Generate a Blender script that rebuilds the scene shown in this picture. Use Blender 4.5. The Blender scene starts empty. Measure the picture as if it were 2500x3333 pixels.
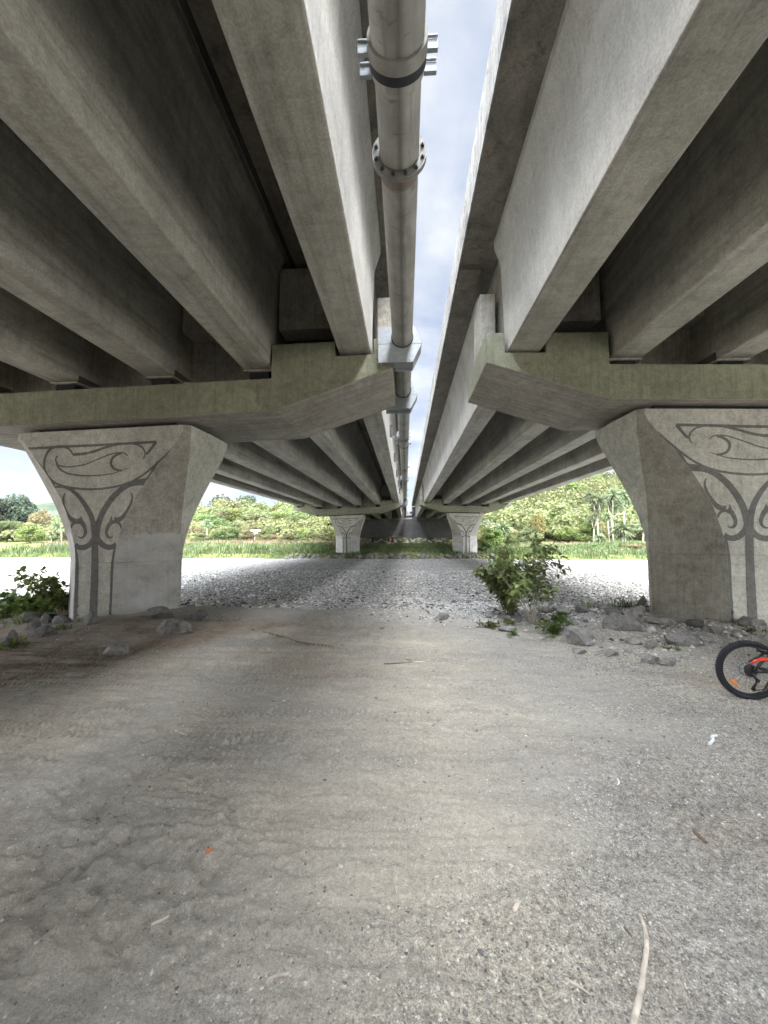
import bpy, bmesh, math, random
import numpy as np
from mathutils import Vector, Matrix, Euler

SC = bpy.context.scene
COL = SC.collection
EYE = 1.7
F = 1252.0
YAW = math.atan(70.0 / F)
PITCH = math.atan(78.5 / math.hypot(F, 70.0))
R = math.radians
rnd = random.Random(7)
nrng = np.random.default_rng(11)


# ------------------------------------------------------------------ measuring helpers
def ray(u, v):
    d = Vector(((u - 1250.0) / F, 1.0, (1666.5 - v) / F))
    c, s = math.cos(PITCH), math.sin(PITCH)
    d = Vector((d.x, d.y * c - d.z * s, d.y * s + d.z * c))
    c, s = math.cos(YAW), math.sin(YAW)
    return Vector((d.x * c - d.y * s, d.x * s + d.y * c, d.z))


def at_y(u, v, y):
    r = ray(u, v) * 1.0
    r = r * (y / r.y)
    return Vector((r.x, r.y, r.z + EYE))


def at_z(u, v, z=0.0):
    r = ray(u, v)
    r = r * ((z - EYE) / r.z)
    return Vector((r.x, r.y, r.z + EYE))


# ------------------------------------------------------------------ noise
def vnoise(x, y, seed=0):
    x = np.asarray(x, float)
    y = np.asarray(y, float)
    xi = np.floor(x).astype(np.int64)
    yi = np.floor(y).astype(np.int64)
    fx, fy = x - xi, y - yi
    fx = fx * fx * (3 - 2 * fx)
    fy = fy * fy * (3 - 2 * fy)

    def h(a, b):
        n = (a * 374761393 + b * 668265263 + seed * 974634777) & 0xFFFFFFFF
        n = ((n ^ (n >> 13)) * 1274126177) & 0xFFFFFFFF
        return ((n ^ (n >> 16)) & 0xFFFF) / 65535.0
    a = h(xi, yi) * (1 - fx) + h(xi + 1, yi) * fx
    b = h(xi, yi + 1) * (1 - fx) + h(xi + 1, yi + 1) * fx
    return (a * (1 - fy) + b * fy) * 2 - 1


def fbm(x, y, seed=0, octs=4):
    t, a, f = 0, 1.0, 1.0
    for i in range(octs):
        t = t + a * vnoise(x * f, y * f, seed + i * 17)
        a *= 0.5
        f *= 2.03
    return t


# ------------------------------------------------------------------ object helpers
def tag(o, label=None, cat=None, group=None, kind=None):
    if label:
        o["label"] = label
    if cat:
        o["category"] = cat
    if group:
        o["group"] = group
    if kind:
        o["kind"] = kind
    return o


def empty(name, loc=(0, 0, 0), label=None, cat=None, group=None, rot=(0, 0, 0)):
    o = bpy.data.objects.new(name, None)
    COL.objects.link(o)
    o.location = loc
    o.rotation_euler = rot
    o.empty_display_size = 0.3
    return tag(o, label, cat, group)


def link(name, me, mat=None, parent=None):
    o = bpy.data.objects.new(name, me)
    COL.objects.link(o)
    if mat is not None and len(me.materials) == 0:
        me.materials.append(mat)
    if parent is not None:
        o.parent = parent
    return o


def np_mesh(name, verts, faces, smooth=False):
    """verts (n,3), faces (m,k) numpy arrays, all faces the same size"""
    me = bpy.data.meshes.new(name)
    verts = np.ascontiguousarray(verts, dtype=np.float32)
    faces = np.ascontiguousarray(faces, dtype=np.int32)
    k = faces.shape[1]
    me.vertices.add(len(verts))
    me.vertices.foreach_set("co", verts.ravel())
    me.loops.add(faces.size)
    me.loops.foreach_set("vertex_index", faces.ravel())
    me.polygons.add(len(faces))
    me.polygons.foreach_set("loop_start", np.arange(0, faces.size, k, dtype=np.int32))
    me.polygons.foreach_set("loop_total", np.full(len(faces), k, dtype=np.int32))
    if smooth:
        me.polygons.foreach_set("use_smooth", np.ones(len(faces), dtype=bool))
    me.update(calc_edges=True)
    return me


class MB:
    """collects simple shapes into one mesh"""

    def __init__(self):
        self.v, self.f, self.sm, self.mi = [], [], [], []

    def add(self, vs, fs, smooth=False, mi=0):
        o = len(self.v)
        self.v += [tuple(p) for p in vs]
        for f in fs:
            self.f.append(tuple(i + o for i in f))
            self.sm.append(smooth)
            self.mi.append(mi)

    def box(self, c, s, rot=None, mi=0):
        hx, hy, hz = s[0] / 2, s[1] / 2, s[2] / 2
        vs = [Vector((x, y, z)) for x in (-hx, hx) for y in (-hy, hy) for z in (-hz, hz)]
        if rot is not None:
            vs = [rot @ p for p in vs]
        vs = [p + Vector(c) for p in vs]
        self.add(vs, [(0, 1, 3, 2), (4, 6, 7, 5), (0, 4, 5, 1), (2, 3, 7, 6), (0, 2, 6, 4), (1, 5, 7, 3)], mi=mi)

    def prism_y(self, poly, y0, y1, mi=0):
        """polygon of (x,z) extruded along y"""
        n = len(poly)
        vs = [(p[0], y0, p[1]) for p in poly] + [(p[0], y1, p[1]) for p in poly]
        fs = [tuple(range(n)), tuple(range(2 * n - 1, n - 1, -1))]
        for i in range(n):
            j = (i + 1) % n
            fs.append((j, i, i + n, j + n))
        self.add(vs, fs, mi=mi)

    def prism(self, poly, d0, d1, frame, mi=0):
        """polygon (a,b) extruded along c in a frame of three vectors + origin"""
        o, a, b, c = frame
        n = len(poly)
        vs = [o + a * p[0] + b * p[1] + c * d0 for p in poly] + [o + a * p[0] + b * p[1] + c * d1 for p in poly]
        fs = [tuple(range(n)), tuple(range(2 * n - 1, n - 1, -1))]
        for i in range(n):
            j = (i + 1) % n
            fs.append((j, i, i + n, j + n))
        self.add(vs, fs, mi=mi)

    def tube(self, pts, rad, seg=10, caps=True, mi=0, smooth=True, closed=False):
        pts = [Vector(p) for p in pts]
        n = len(pts)
        if not hasattr(rad, "__len__"):
            rad = [rad] * n
        up = None
        rings = []
        for i in range(n):
            if closed:
                t = pts[(i + 1) % n] - pts[i - 1]
            else:
                t = pts[min(i + 1, n - 1)] - pts[max(i - 1, 0)]
            if t.length < 1e-9:
                t = Vector((0, 0, 1))
            t.normalize()
            if up is None:
                up = Vector((0, 0, 1)) if abs(t.z) < 0.9 else Vector((1, 0, 0))
            s = t.cross(up)
            if s.length < 1e-6:
                s = t.orthogonal()
            s.normalize()
            up = s.cross(t).normalized()
            rings.append([pts[i] + (s * math.cos(2 * math.pi * k / seg) + up * math.sin(2 * math.pi * k / seg)) * rad[i] for k in range(seg)])
        vs = [p for r in rings for p in r]
        fs = []
        m = n if closed else n - 1
        for i in range(m):
            i2 = (i + 1) % n
            for k in range(seg):
                k2 = (k + 1) % seg
                fs.append((i * seg + k, i * seg + k2, i2 * seg + k2, i2 * seg + k))
        self.add(vs, fs, smooth=smooth, mi=mi)
        if caps and not closed:
            o = len(self.v) - len(vs)
            self.f.append(tuple(o + k for k in range(seg - 1, -1, -1)))
            self.sm.append(False)
            self.mi.append(mi)
            self.f.append(tuple(o + (n - 1) * seg + k for k in range(seg)))
            self.sm.append(False)
            self.mi.append(mi)

    def lathe_y(self, prof, cx, cz, seg=32, mi=0):
        """profile of (y, r) revolved round the line x=cx, z=cz; sharp rings"""
        for (y0, r0), (y1, r1) in zip(prof, prof[1:]):
            vs, fs = [], []
            for y, r in ((y0, r0), (y1, r1)):
                for k in range(seg):
                    a = 2 * math.pi * k / seg
                    vs.append((cx + r * math.cos(a), y, cz + r * math.sin(a)))
            for k in range(seg):
                k2 = (k + 1) % seg
                fs.append((k, k + seg, k2 + seg, k2))
            self.add(vs, fs, smooth=True, mi=mi)

    def build(self, name, mat=None, parent=None, bevel=0.0, mats=None):
        me = bpy.data.meshes.new(name)
        me.from_pydata(self.v, [], self.f)
        me.polygons.foreach_set("use_smooth", self.sm)
        me.polygons.foreach_set("material_index", self.mi)
        me.update()
        bm = bmesh.new()
        bm.from_mesh(me)
        bmesh.ops.recalc_face_normals(bm, faces=bm.faces)
        bm.to_mesh(me)
        bm.free()
        for m in mats or []:
            me.materials.append(m)
        o = link(name, me, mat, parent)
        if bevel:
            b = o.modifiers.new("bevel", "BEVEL")
            b.width = bevel
            b.segments = 2
            b.limit_method = "ANGLE"
            b.angle_limit = R(35)
        return o


def copy_tree(o, parent=None):
    c = o.copy()
    COL.objects.link(c)
    if parent is not None:
        c.parent = parent
    for ch in list(o.children):
        copy_tree(ch, c)
    return c


# ------------------------------------------------------------------ materials
class NT:
    def __init__(self, name):
        self.m = bpy.data.materials.new(name)
        self.m.use_nodes = True
        self.t = self.m.node_tree
        self.bsdf = self.t.nodes["Principled BSDF"]
        self.out = self.t.nodes["Material Output"]
        self._pos = None

    def n(self, typ, **kw):
        nd = self.t.nodes.new(typ)
        for k, v in kw.items():
            setattr(nd, k, v)
        return nd

    def l(self, a, b):
        self.t.links.new(a, b)

    def pos(self, scale=(1, 1, 1), rot=(0, 0, 0)):
        if self._pos is None:
            self._pos = self.n("ShaderNodeNewGeometry").outputs["Position"]
        mp = self.n("ShaderNodeMapping")
        mp.inputs["Scale"].default_value = scale
        mp.inputs["Rotation"].default_value = rot
        self.l(self._pos, mp.inputs["Vector"])
        return mp.outputs["Vector"]

    def noise(self, vec, scale=1.0, detail=4, rough=0.55, dist=0.0):
        nd = self.n("ShaderNodeTexNoise")
        nd.inputs["Scale"].default_value = scale
        nd.inputs["Detail"].default_value = detail
        nd.inputs["Roughness"].default_value = rough
        nd.inputs["Distortion"].default_value = dist
        self.l(vec, nd.inputs["Vector"])
        return nd.outputs["Fac"]

    def voro(self, vec, scale, feature="F1", out="Distance", rand=1.0):
        nd = self.n("ShaderNodeTexVoronoi", feature=feature)
        nd.inputs["Scale"].default_value = scale
        nd.inputs["Randomness"].default_value = rand
        self.l(vec, nd.inputs["Vector"])
        return nd.outputs[out]

    def ramp(self, fac, stops, interp="LINEAR"):
        nd = self.n("ShaderNodeValToRGB")
        nd.color_ramp.interpolation = interp
        e = nd.color_ramp.elements
        while len(e) < len(stops):
            e.new(0.5)
        for el, (p, c) in zip(e, stops):
            el.position = p
            el.color = (c, c, c, 1) if not hasattr(c, "__len__") else (*c[:3], 1)
        self.l(fac, nd.inputs["Fac"])
        return nd.outputs["Color"]

    def mix(self, fac, a, b, mode="MIX"):
        nd = self.n("ShaderNodeMix", data_type="RGBA", blend_type=mode)
        for sock, val in ((nd.inputs[0], fac), (nd.inputs[6], a), (nd.inputs[7], b)):
            if isinstance(val, (int, float)):
                sock.default_value = val
            elif hasattr(val, "__len__"):
                sock.default_value = (*val[:3], 1)
            else:
                self.l(val, sock)
        return nd.outputs[2]

    def math(self, op, a, b=0.0, clamp=False):
        nd = self.n("ShaderNodeMath", operation=op)
        nd.use_clamp = clamp
        for sock, val in ((nd.inputs[0], a), (nd.inputs[1], b)):
            if isinstance(val, (int, float)):
                sock.default_value = val
            else:
                self.l(val, sock)
        return nd.outputs[0]

    def xyz(self):
        if self._pos is None:
            self._pos = self.n("ShaderNodeNewGeometry").outputs["Position"]
        s = self.n("ShaderNodeSeparateXYZ")
        self.l(self._pos, s.inputs[0])
        return s.outputs

    def bump(self, h, dist=0.01, strength=0.6):
        b = self.n("ShaderNodeBump")
        b.inputs["Strength"].default_value = strength
        b.inputs["Distance"].default_value = dist
        self.l(h, b.inputs["Height"])
        self.l(b.outputs["Normal"], self.bsdf.inputs["Normal"])

    def finish(self, color, rough=0.85, metal=0.0, spec=0.3):
        i = self.bsdf.inputs
        if hasattr(color, "__len__"):
            i["Base Color"].default_value = (*color[:3], 1)
        else:
            self.l(color, i["Base Color"])
        if isinstance(rough, (int, float)):
            i["Roughness"].default_value = rough
        else:
            self.l(rough, i["Roughness"])
        i["Metallic"].default_value = metal
        i["Specular IOR Level"].default_value = spec
        return self.m


def concrete(name, base=(0.36, 0.345, 0.30), dark=(0.16, 0.15, 0.125), stain=0.5, streak=0.0, along=0.0, mould=0.0, board=0.0, pits=0.5, paint=None, grain=0.5):
    t = NT(name)
    p = t.pos()
    c = t.mix(t.ramp(t.noise(p, 0.55, 5, 0.6), [(0.36, 0), (0.66, 1)]), [x * 0.8 for x in base], [x * 1.12 for x in base])
    # blotchy stains
    f = t.ramp(t.noise(t.pos((1.3, 0.7, 1.3)), 1.7, 7, 0.66, 0.4), [(0.50, 0), (0.72, 1)])
    c = t.mix(t.math("MULTIPLY", f, stain), c, dark)
    if along:
        f = t.ramp(t.noise(t.pos((7, 0.35, 7)), 1.0, 5, 0.6), [(0.48, 0), (0.70, 1)])
        c = t.mix(t.math("MULTIPLY", f, along), c, dark)
        f = t.ramp(t.noise(t.pos((1.2, 9.0, 1.2)), 1.0, 3, 0.5), [(0.50, 0), (0.66, 1)])
        c = t.mix(t.math("MULTIPLY", f, along * 0.30), c, dark)
    if streak:
        f = t.ramp(t.noise(t.pos((19, 19, 0.8)), 1.0, 6, 0.7), [(0.48, 0), (0.72, 1)])
        c = t.mix(t.math("MULTIPLY", f, streak), c, dark)
        f = t.ramp(t.noise(t.pos((8, 8, 0.6)), 1.0, 4, 0.6), [(0.55, 0), (0.75, 1)])
        c = t.mix(t.math("MULTIPLY", f, streak * 0.5), c, [x * 1.45 for x in base])
    if mould:
        f = t.ramp(t.noise(p, 3.1, 8, 0.72, 0.6), [(0.55, 0), (0.63, 1)])
        c = t.mix(t.math("MULTIPLY", f, mould), c, (0.055, 0.055, 0.048))
    if board:
        f = t.ramp(t.noise(t.pos((0.5, 16.0, 0.5), (0, 0, 0)), 1.0, 2, 0.5), [(0.42, 0), (0.6, 1)])
        c = t.mix(t.math("MULTIPLY", f, board), c, dark)
    fine = t.noise(p, 38, 6, 0.7)
    c = t.mix(0.5, c, t.ramp(fine, [(0.3, 0.25), (0.7, 0.75)]), "OVERLAY")
    mid = t.noise(p, 7.5, 7, 0.78, 0.3)
    c = t.mix(grain, c, t.ramp(mid, [(0.34, 0.28), (0.5, 0.5), (0.66, 0.70)]), "OVERLAY")
    if paint is not None:
        z = t.xyz()[2]
        edge = t.math("ADD", z, t.math("MULTIPLY", t.noise(t.pos((1.5, 1.5, 1)), 1.6, 5, 0.7), 0.40))
        f = t.math("LESS_THAN", edge, paint[0])
        nx = t.n("ShaderNodeSeparateXYZ")
        t.l(t.n("ShaderNodeNewGeometry").outputs["True Normal"], nx.inputs[0])
        f = t.math("MULTIPLY", f, t.math("GREATER_THAN", t.math("ABSOLUTE", nx.outputs[0]), 0.2))
        f = t.math("MULTIPLY", f, t.ramp(t.noise(t.pos((1, 1, 2)), 1.3, 5, 0.6), [(0.32, 0.15), (0.62, 0.62)]))
        c = t.mix(f, c, paint[1])
    if pits:
        d = t.voro(p, 9.0)
        f = t.math("LESS_THAN", d, t.math("MULTIPLY", t.ramp(t.noise(p, 1.1, 2), [(0.5, 0), (0.75, 1)]), 0.10))
        c = t.mix(t.math("MULTIPLY", f, pits), c, [x * 0.4 for x in dark])
    t.bump(t.math("ADD", t.math("MULTIPLY", fine, 0.4), t.noise(p, 6, 5)), 0.012, 0.35)
    return t.finish(c, 0.88, spec=0.25)


M = {}
M["girder"] = concrete("girder_concrete", (0.36, 0.348, 0.305), (0.125, 0.118, 0.098), 0.5, along=0.5, mould=0.2, grain=0.3)
M["girder_gap_lit"] = concrete("gap_lit_concrete", (0.56, 0.55, 0.515), (0.26, 0.25, 0.22), 0.3, streak=0.3, grain=0.25)  # light from the open gap put into the colour as paler concrete
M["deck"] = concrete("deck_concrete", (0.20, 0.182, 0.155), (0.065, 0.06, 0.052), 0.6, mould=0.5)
M["fascia"] = concrete("parapet_concrete", (0.40, 0.39, 0.36), (0.13, 0.125, 0.115), 0.7, streak=0.8, mould=0.5)
M["cap"] = concrete("headstock_concrete", (0.238, 0.242, 0.172), (0.09, 0.092, 0.06), 0.45, streak=0.45)
M["soffit"] = concrete("board_marked_soffit", (0.34, 0.315, 0.28), (0.14, 0.125, 0.105), 0.5, board=0.4)
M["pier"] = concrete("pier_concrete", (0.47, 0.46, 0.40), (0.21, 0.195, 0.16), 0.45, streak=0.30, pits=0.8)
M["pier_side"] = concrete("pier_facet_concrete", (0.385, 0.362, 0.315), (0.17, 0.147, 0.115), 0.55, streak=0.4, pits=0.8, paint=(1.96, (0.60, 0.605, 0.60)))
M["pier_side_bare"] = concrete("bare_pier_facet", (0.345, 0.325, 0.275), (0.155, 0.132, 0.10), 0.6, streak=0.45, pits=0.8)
M["motif"] = concrete("etched_motif", (0.155, 0.152, 0.14), (0.08, 0.072, 0.062), 0.35)
M["diaph"] = concrete("diaphragm_concrete", (0.36, 0.34, 0.29), (0.075, 0.07, 0.056), 0.5, streak=0.5)
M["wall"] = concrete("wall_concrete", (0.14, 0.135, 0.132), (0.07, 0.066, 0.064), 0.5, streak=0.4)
M["upstand"] = concrete("upstand_concrete", (0.38, 0.36, 0.31), (0.12, 0.11, 0.09), 0.5, streak=0.6)


def simple(name, col, rough=0.6, metal=0.0, spec=0.4, var=0.25, scale=8.0, bump=0.0):
    t = NT(name)
    # object-local variation so that copies differ in place
    p = t.pos()
    c = t.mix(t.ramp(t.noise(p, scale, 5, 0.6), [(0.3, 0), (0.7, 1)]), [x * (1 - var) for x in col], [min(1, x * (1 + var)) for x in col])
    if bump:
        t.bump(t.noise(p, scale * 6, 4), bump, 0.5)
    return t.finish(c, rough, metal, spec)


M["rubber"] = simple("black_rubber", (0.022, 0.023, 0.028), 0.75, bump=0.001)
M["black_paint"] = simple("black_bike_paint", (0.018, 0.018, 0.02), 0.35, spec=0.5)
M["red_paint"] = simple("red_bike_paint", (0.65, 0.06, 0.035), 0.3, spec=0.5, var=0.1)
M["steel"] = simple("bright_steel", (0.38, 0.385, 0.39), 0.4, 0.8)
M["dark_steel"] = simple("dark_steel", (0.10, 0.10, 0.105), 0.45, 0.8)
M["orange"] = simple("orange_reflector", (0.9, 0.23, 0.02), 0.25, spec=0.6, var=0.1)
M["galv"] = simple("galvanised_plate", (0.34, 0.365, 0.38), 0.55, 0.3, var=0.12, scale=14)
M["galv_dark"] = simple("weathered_plate", (0.10, 0.105, 0.11), 0.55, 0.3)
M["bearing"] = simple("bearing_rubber", (0.02, 0.02, 0.02), 0.9)
M["white_sign"] = simple("white_sign_paint", (0.80, 0.80, 0.80), 0.5, var=0.05)
M["bark"] = simple("grey_bark", (0.22, 0.18, 0.14), 0.9, var=0.4, scale=5)
M["pale_bark"] = simple("pale_bark", (0.48, 0.44, 0.36), 0.9, var=0.3, scale=4)
M["sapling_bark"] = simple("sapling_bark", (0.30, 0.27, 0.20), 0.9, var=0.3, scale=20)
M["twig"] = simple("twig_bark", (0.20, 0.16, 0.10), 0.9, var=0.35, scale=20)
M["wood"] = simple("weathered_driftwood", (0.50, 0.44, 0.37), 0.85, var=0.3, scale=25, bump=0.002)
M["dark_wood"] = simple("brown_stick", (0.17, 0.12, 0.09), 0.9, var=0.3, scale=25)
M["brick"] = simple("orange_brick_chip", (0.62, 0.22, 0.12), 0.85, var=0.2, scale=60)
M["skin"] = simple("skin", (0.52, 0.34, 0.26), 0.6, var=0.08)
M["maroon"] = simple("maroon_cloth", (0.085, 0.014, 0.02), 0.9, var=0.2)
M["blackcloth"] = simple("black_cloth", (0.015, 0.014, 0.016), 0.9, var=0.2)
M["hair"] = simple("dark_hair", (0.022, 0.016, 0.012), 0.7)
M["white"] = simple("white_fabric", (0.8, 0.8, 0.78), 0.8, var=0.06)


def pipe_mat():
    t = NT("weathered_pipe_paint")
    p = t.pos()
    c = t.mix(t.ramp(t.noise(p, 2.2, 5, 0.6), [(0.35, 0), (0.65, 1)]), (0.235, 0.232, 0.212), (0.35, 0.345, 0.32))
    f = t.ramp(t.noise(t.pos((9, 0.8, 9)), 1.0, 6, 0.7, 0.5), [(0.53, 0), (0.68, 1)])
    c = t.mix(t.math("MULTIPLY", f, 0.5), c, (0.125, 0.122, 0.112))
    # spiral scuffs
    f = t.ramp(t.noise(t.pos((2.0, 7.0, 2.0), (0.5, 0.3, 0.4)), 1.3, 4, 0.65, 1.2), [(0.60, 0), (0.66, 1)])
    c = t.mix(t.math("MULTIPLY", f, 0.5), c, (0.10, 0.09, 0.075))
    # grimy line along the underside
    x, y, z = t.xyz()
    seam = t.math("SUBTRACT", 1.0, t.math("ABSOLUTE", t.math("DIVIDE", t.math("ADD", x, 0.04), t.math("MULTIPLY", t.noise(t.pos((1, 5, 1)), 1.0, 5, 0.7), 0.11))), True)
    c = t.mix(t.math("MULTIPLY", seam, 0.7), c, (0.085, 0.08, 0.068))
    # rust below the bolted joint
    fy = t.math("SUBTRACT", 1.0, t.math("ABSOLUTE", t.math("DIVIDE", t.math("SUBTRACT", y, 3.83), 0.16)), True)
    fr = t.ramp(t.math("MULTIPLY", fy, t.math("ADD", t.noise(p, 9, 4), 0.35)), [(0.40, 0), (0.62, 1)])
    c = t.mix(t.math("MULTIPLY", fr, 0.6), c, (0.10, 0.05, 0.032))
    t.bump(t.noise(p, 30, 4), 0.002, 0.4)
    return t.finish(c, 0.6, 0.0, 0.4)


M["pipe"] = pipe_mat()


def ground_mat():
    t = NT("sand_and_gravel_track")
    x, y, z = t.xyz()
    p = t.pos()
    sand = (0.40, 0.366, 0.305)
    grit = (0.31, 0.292, 0.258)
    a = t.noise(t.pos((0.30, 0.75, 1)), 1.0, 5, 0.6, 0.3)
    c = t.mix(t.ramp(a, [(0.36, 0), (0.62, 1)]), grit, sand)
    # brown trodden earth
    b = t.noise(t.pos((0.35, 0.6, 1), (0, 0, 0.3)), 0.9, 5, 0.6)
    c = t.mix(t.math("MULTIPLY", t.ramp(b, [(0.52, 0), (0.68, 1)]), 0.6), c, (0.255, 0.205, 0.155))
    fl = t.ramp(t.math("ADD", t.math("MULTIPLY", x, -0.12), t.math("MULTIPLY", y, 0.10)), [(0.95, 0), (1.35, 1)])
    c = t.mix(t.math("MULTIPLY", fl, t.ramp(t.noise(p, 1.6, 5, 0.65), [(0.35, 0.2), (0.6, 1)])), c, (0.225, 0.175, 0.13))
    # sand grains and small stones of mixed greys
    # smooth ridden sand on the left of the track, gritty gravel on the right and close by
    smooth = t.math("ADD", t.math("MULTIPLY", x, -0.28), t.math("SUBTRACT", t.math("MINIMUM", t.math("MULTIPLY", y, 0.38), 1.3), 0.22))
    smooth = t.ramp(t.math("ADD", smooth, t.math("MULTIPLY", t.noise(t.pos((0.5, 1.2, 1)), 1.0, 5, 0.65), 0.9)), [(0.75, 0), (1.75, 1)])
    gritty = t.math("SUBTRACT", 1.0, t.math("MULTIPLY", smooth, 0.64))
    # river grit washed over the sand towards the gravel bed
    wash = t.math("ADD", y, t.math("MULTIPLY", t.noise(t.pos((0.8, 0.8, 1)), 1.0, 5, 0.6), 2.6))
    c = t.mix(t.math("MULTIPLY", t.ramp(t.math("MULTIPLY", wash, 0.1), [(0.84, 0), (1.0, 1)]), 0.8), c, (0.38, 0.37, 0.345))
    for sc, th, am in ((26.0, 0.24, 0.75), (48.0, 0.33, 0.8), (95.0, 0.38, 0.7)):
        d = t.voro(p, sc)
        col = t.voro(p, sc, out="Color")
        s = t.n("ShaderNodeSeparateColor")
        t.l(col, s.inputs[0])
        dens = t.ramp(t.noise(p, 1.3 if sc > 50 else 0.8, 4, 0.6), [(0.38, 0.05), (0.62, 1.0)])
        on = t.math("MULTIPLY", t.math("LESS_THAN", d, th), t.math("GREATER_THAN", t.math("MULTIPLY", s.outputs[1], dens), 0.33))
        tone = t.ramp(s.outputs[0], [(0.0, (0.09, 0.09, 0.088)), (0.45, (0.26, 0.25, 0.235)), (0.75, (0.50, 0.48, 0.44)), (1.0, (0.85, 0.83, 0.78))])
        c = t.mix(t.math("MULTIPLY", on, t.math("MULTIPLY", gritty, am)), c, tone)
    # ripples and scuffs where finer pale sand lies over darker grit
    rip = t.noise(t.pos((1.9, 5.5, 1), (0, 0, 0.12)), 1.0, 7, 0.72, 1.4)
    c = t.mix(0.38, c, t.ramp(rip, [(0.32, 0.30), (0.5, 0.5), (0.68, 0.68)]), "OVERLAY")
    grain = t.noise(p, 34, 6, 0.8)
    c = t.mix(t.math("MULTIPLY", gritty, 0.75), c, t.ramp(grain, [(0.34, 0.16), (0.5, 0.5), (0.66, 0.84)]), "OVERLAY")
    fine = t.noise(p, 130, 5, 0.8)
    c = t.mix(t.math("MULTIPLY", t.math("ADD", gritty, 0.15), 0.72), c, t.ramp(fine, [(0.34, 0.14), (0.66, 0.86)]), "OVERLAY")
    d1 = t.voro(p, 42.0)
    h = t.math("ADD", t.math("MULTIPLY", t.ramp(d1, [(0.0, 1), (0.4, 0)]), 0.5), t.math("MULTIPLY", fine, 0.5))
    h = t.math("ADD", t.math("MULTIPLY", h, gritty), t.math("MULTIPLY", t.noise(p, 14, 6, 0.7), 0.8))
    t.bump(h, 0.018, 0.85)
    return t.finish(c, 0.95, spec=0.15)


def river_mat():
    t = NT("river_gravel")
    p = t.pos((1, 0.8, 1))
    c = None
    col = t.voro(p, 10.0, out="Color")
    s = t.n("ShaderNodeSeparateColor")
    t.l(col, s.inputs[0])
    tone = t.ramp(s.outputs[0], [(0.0, (0.03, 0.03, 0.028)), (0.12, (0.22, 0.215, 0.20)), (0.45, (0.50, 0.485, 0.45)), (0.8, (0.64, 0.625, 0.58)), (1.0, (0.78, 0.765, 0.72))])
    col2 = t.voro(p, 24.0, out="Color")
    s2 = t.n("ShaderNodeSeparateColor")
    t.l(col2, s2.inputs[0])
    tone2 = t.ramp(s2.outputs[0], [(0.0, (0.03, 0.03, 0.028)), (0.15, (0.22, 0.215, 0.20)), (0.5, (0.50, 0.485, 0.45)), (1.0, (0.76, 0.745, 0.70))])
    c = t.mix(t.ramp(t.noise(p, 0.9, 4), [(0.42, 0), (0.58, 1)]), tone, tone2)
    d = t.voro(p, 10.0, feature="DISTANCE_TO_EDGE")
    gap = t.ramp(d, [(0.03, 1), (0.16, 0)])
    c = t.mix(t.math("MULTIPLY", gap, 0.6), c, (0.035, 0.034, 0.031))
    c = t.mix(t.math("MULTIPLY", t.ramp(t.noise(t.pos((0.12, 0.5, 1)), 1.0, 4, 0.6), [(0.5, 0), (0.72, 1)]), 0.35), c, (0.25, 0.235, 0.20))
    dash = t.noise(t.pos((3.0, 4.6, 2)), 1.0, 5, 0.78, 0.4)
    c = t.mix(t.math("MULTIPLY", t.ramp(dash, [(0.54, 0), (0.63, 1)]), 0.62), c, (0.045, 0.044, 0.04))
    h = t.math("ADD", t.ramp(d, [(0.0, 0), (0.25, 1)]), t.math("MULTIPLY", t.noise(p, 22, 4), 0.4))
    h = t.math("SUBTRACT", h, t.math("MULTIPLY", dash, 1.2))
    t.bump(h, 0.07, 0.9)
    return t.finish(c, 0.9, spec=0.2)


def bank_mat():
    t = NT("grassy_bank_soil")
    p = t.pos()
    c = t.mix(t.ramp(t.noise(p, 0.35, 6, 0.65), [(0.4, 0), (0.6, 1)]), (0.06, 0.085, 0.025), (0.17, 0.17, 0.065))
    c = t.mix(t.ramp(t.noise(p, 1.7, 6, 0.7), [(0.55, 0), (0.7, 1)]), c, (0.16, 0.135, 0.09))
    t.bump(t.noise(p, 3, 6, 0.7), 0.2, 0.8)
    return t.finish(c, 0.95, spec=0.1)


def hill_mat():
    t = NT("far_hill_bush")
    p = t.pos()
    c = t.mix(t.ramp(t.noise(p, 0.012, 6, 0.65), [(0.42, 0), (0.58, 1)]), (0.022, 0.036, 0.018), (0.06, 0.066, 0.036))
    c = t.mix(t.ramp(t.noise(p, 0.03, 5, 0.7), [(0.55, 0), (0.66, 1)]), c, (0.11, 0.10, 0.07))
    return t.finish(c, 0.95, spec=0.05)


def stone_mat(name, lo, hi, rnd_fac=True, vein=True):
    t = NT(name)
    p = t.pos()
    oi = t.n("ShaderNodeObjectInfo")
    c = t.mix(t.ramp(t.noise(p, 7, 8, 0.7, 0.6), [(0.35, 0), (0.65, 1)]), lo, hi)
    c = t.mix(0.6, c, t.ramp(oi.outputs["Random"], [(0, 0.36), (1, 0.66)]), "OVERLAY")
    f = t.ramp(t.noise(p, 4.3, 7, 0.7, 0.5), [(0.48, 0), (0.66, 1)])
    c = t.mix(t.math("MULTIPLY", f, 0.55), c, (0.20, 0.155, 0.11))
    if vein:
        f = t.ramp(t.noise(t.pos((2, 2, 5), (0.6, 0.4, 0)), 3.0, 6, 0.7, 1.5), [(0.60, 0), (0.66, 1)])
        c = t.mix(t.math("MULTIPLY", f, 0.6), c, [min(0.7, x * 1.9) for x in hi])
    fine = t.noise(p, 60, 5, 0.7)
    c = t.mix(0.4, c, t.ramp(fine, [(0.25, 0.25), (0.75, 0.75)]), "OVERLAY")
    t.bump(t.math("ADD", fine, t.math("MULTIPLY", t.noise(p, 12, 6), 2.0)), 0.02, 0.6)
    return t.finish(c, 0.85, spec=0.3)


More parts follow.
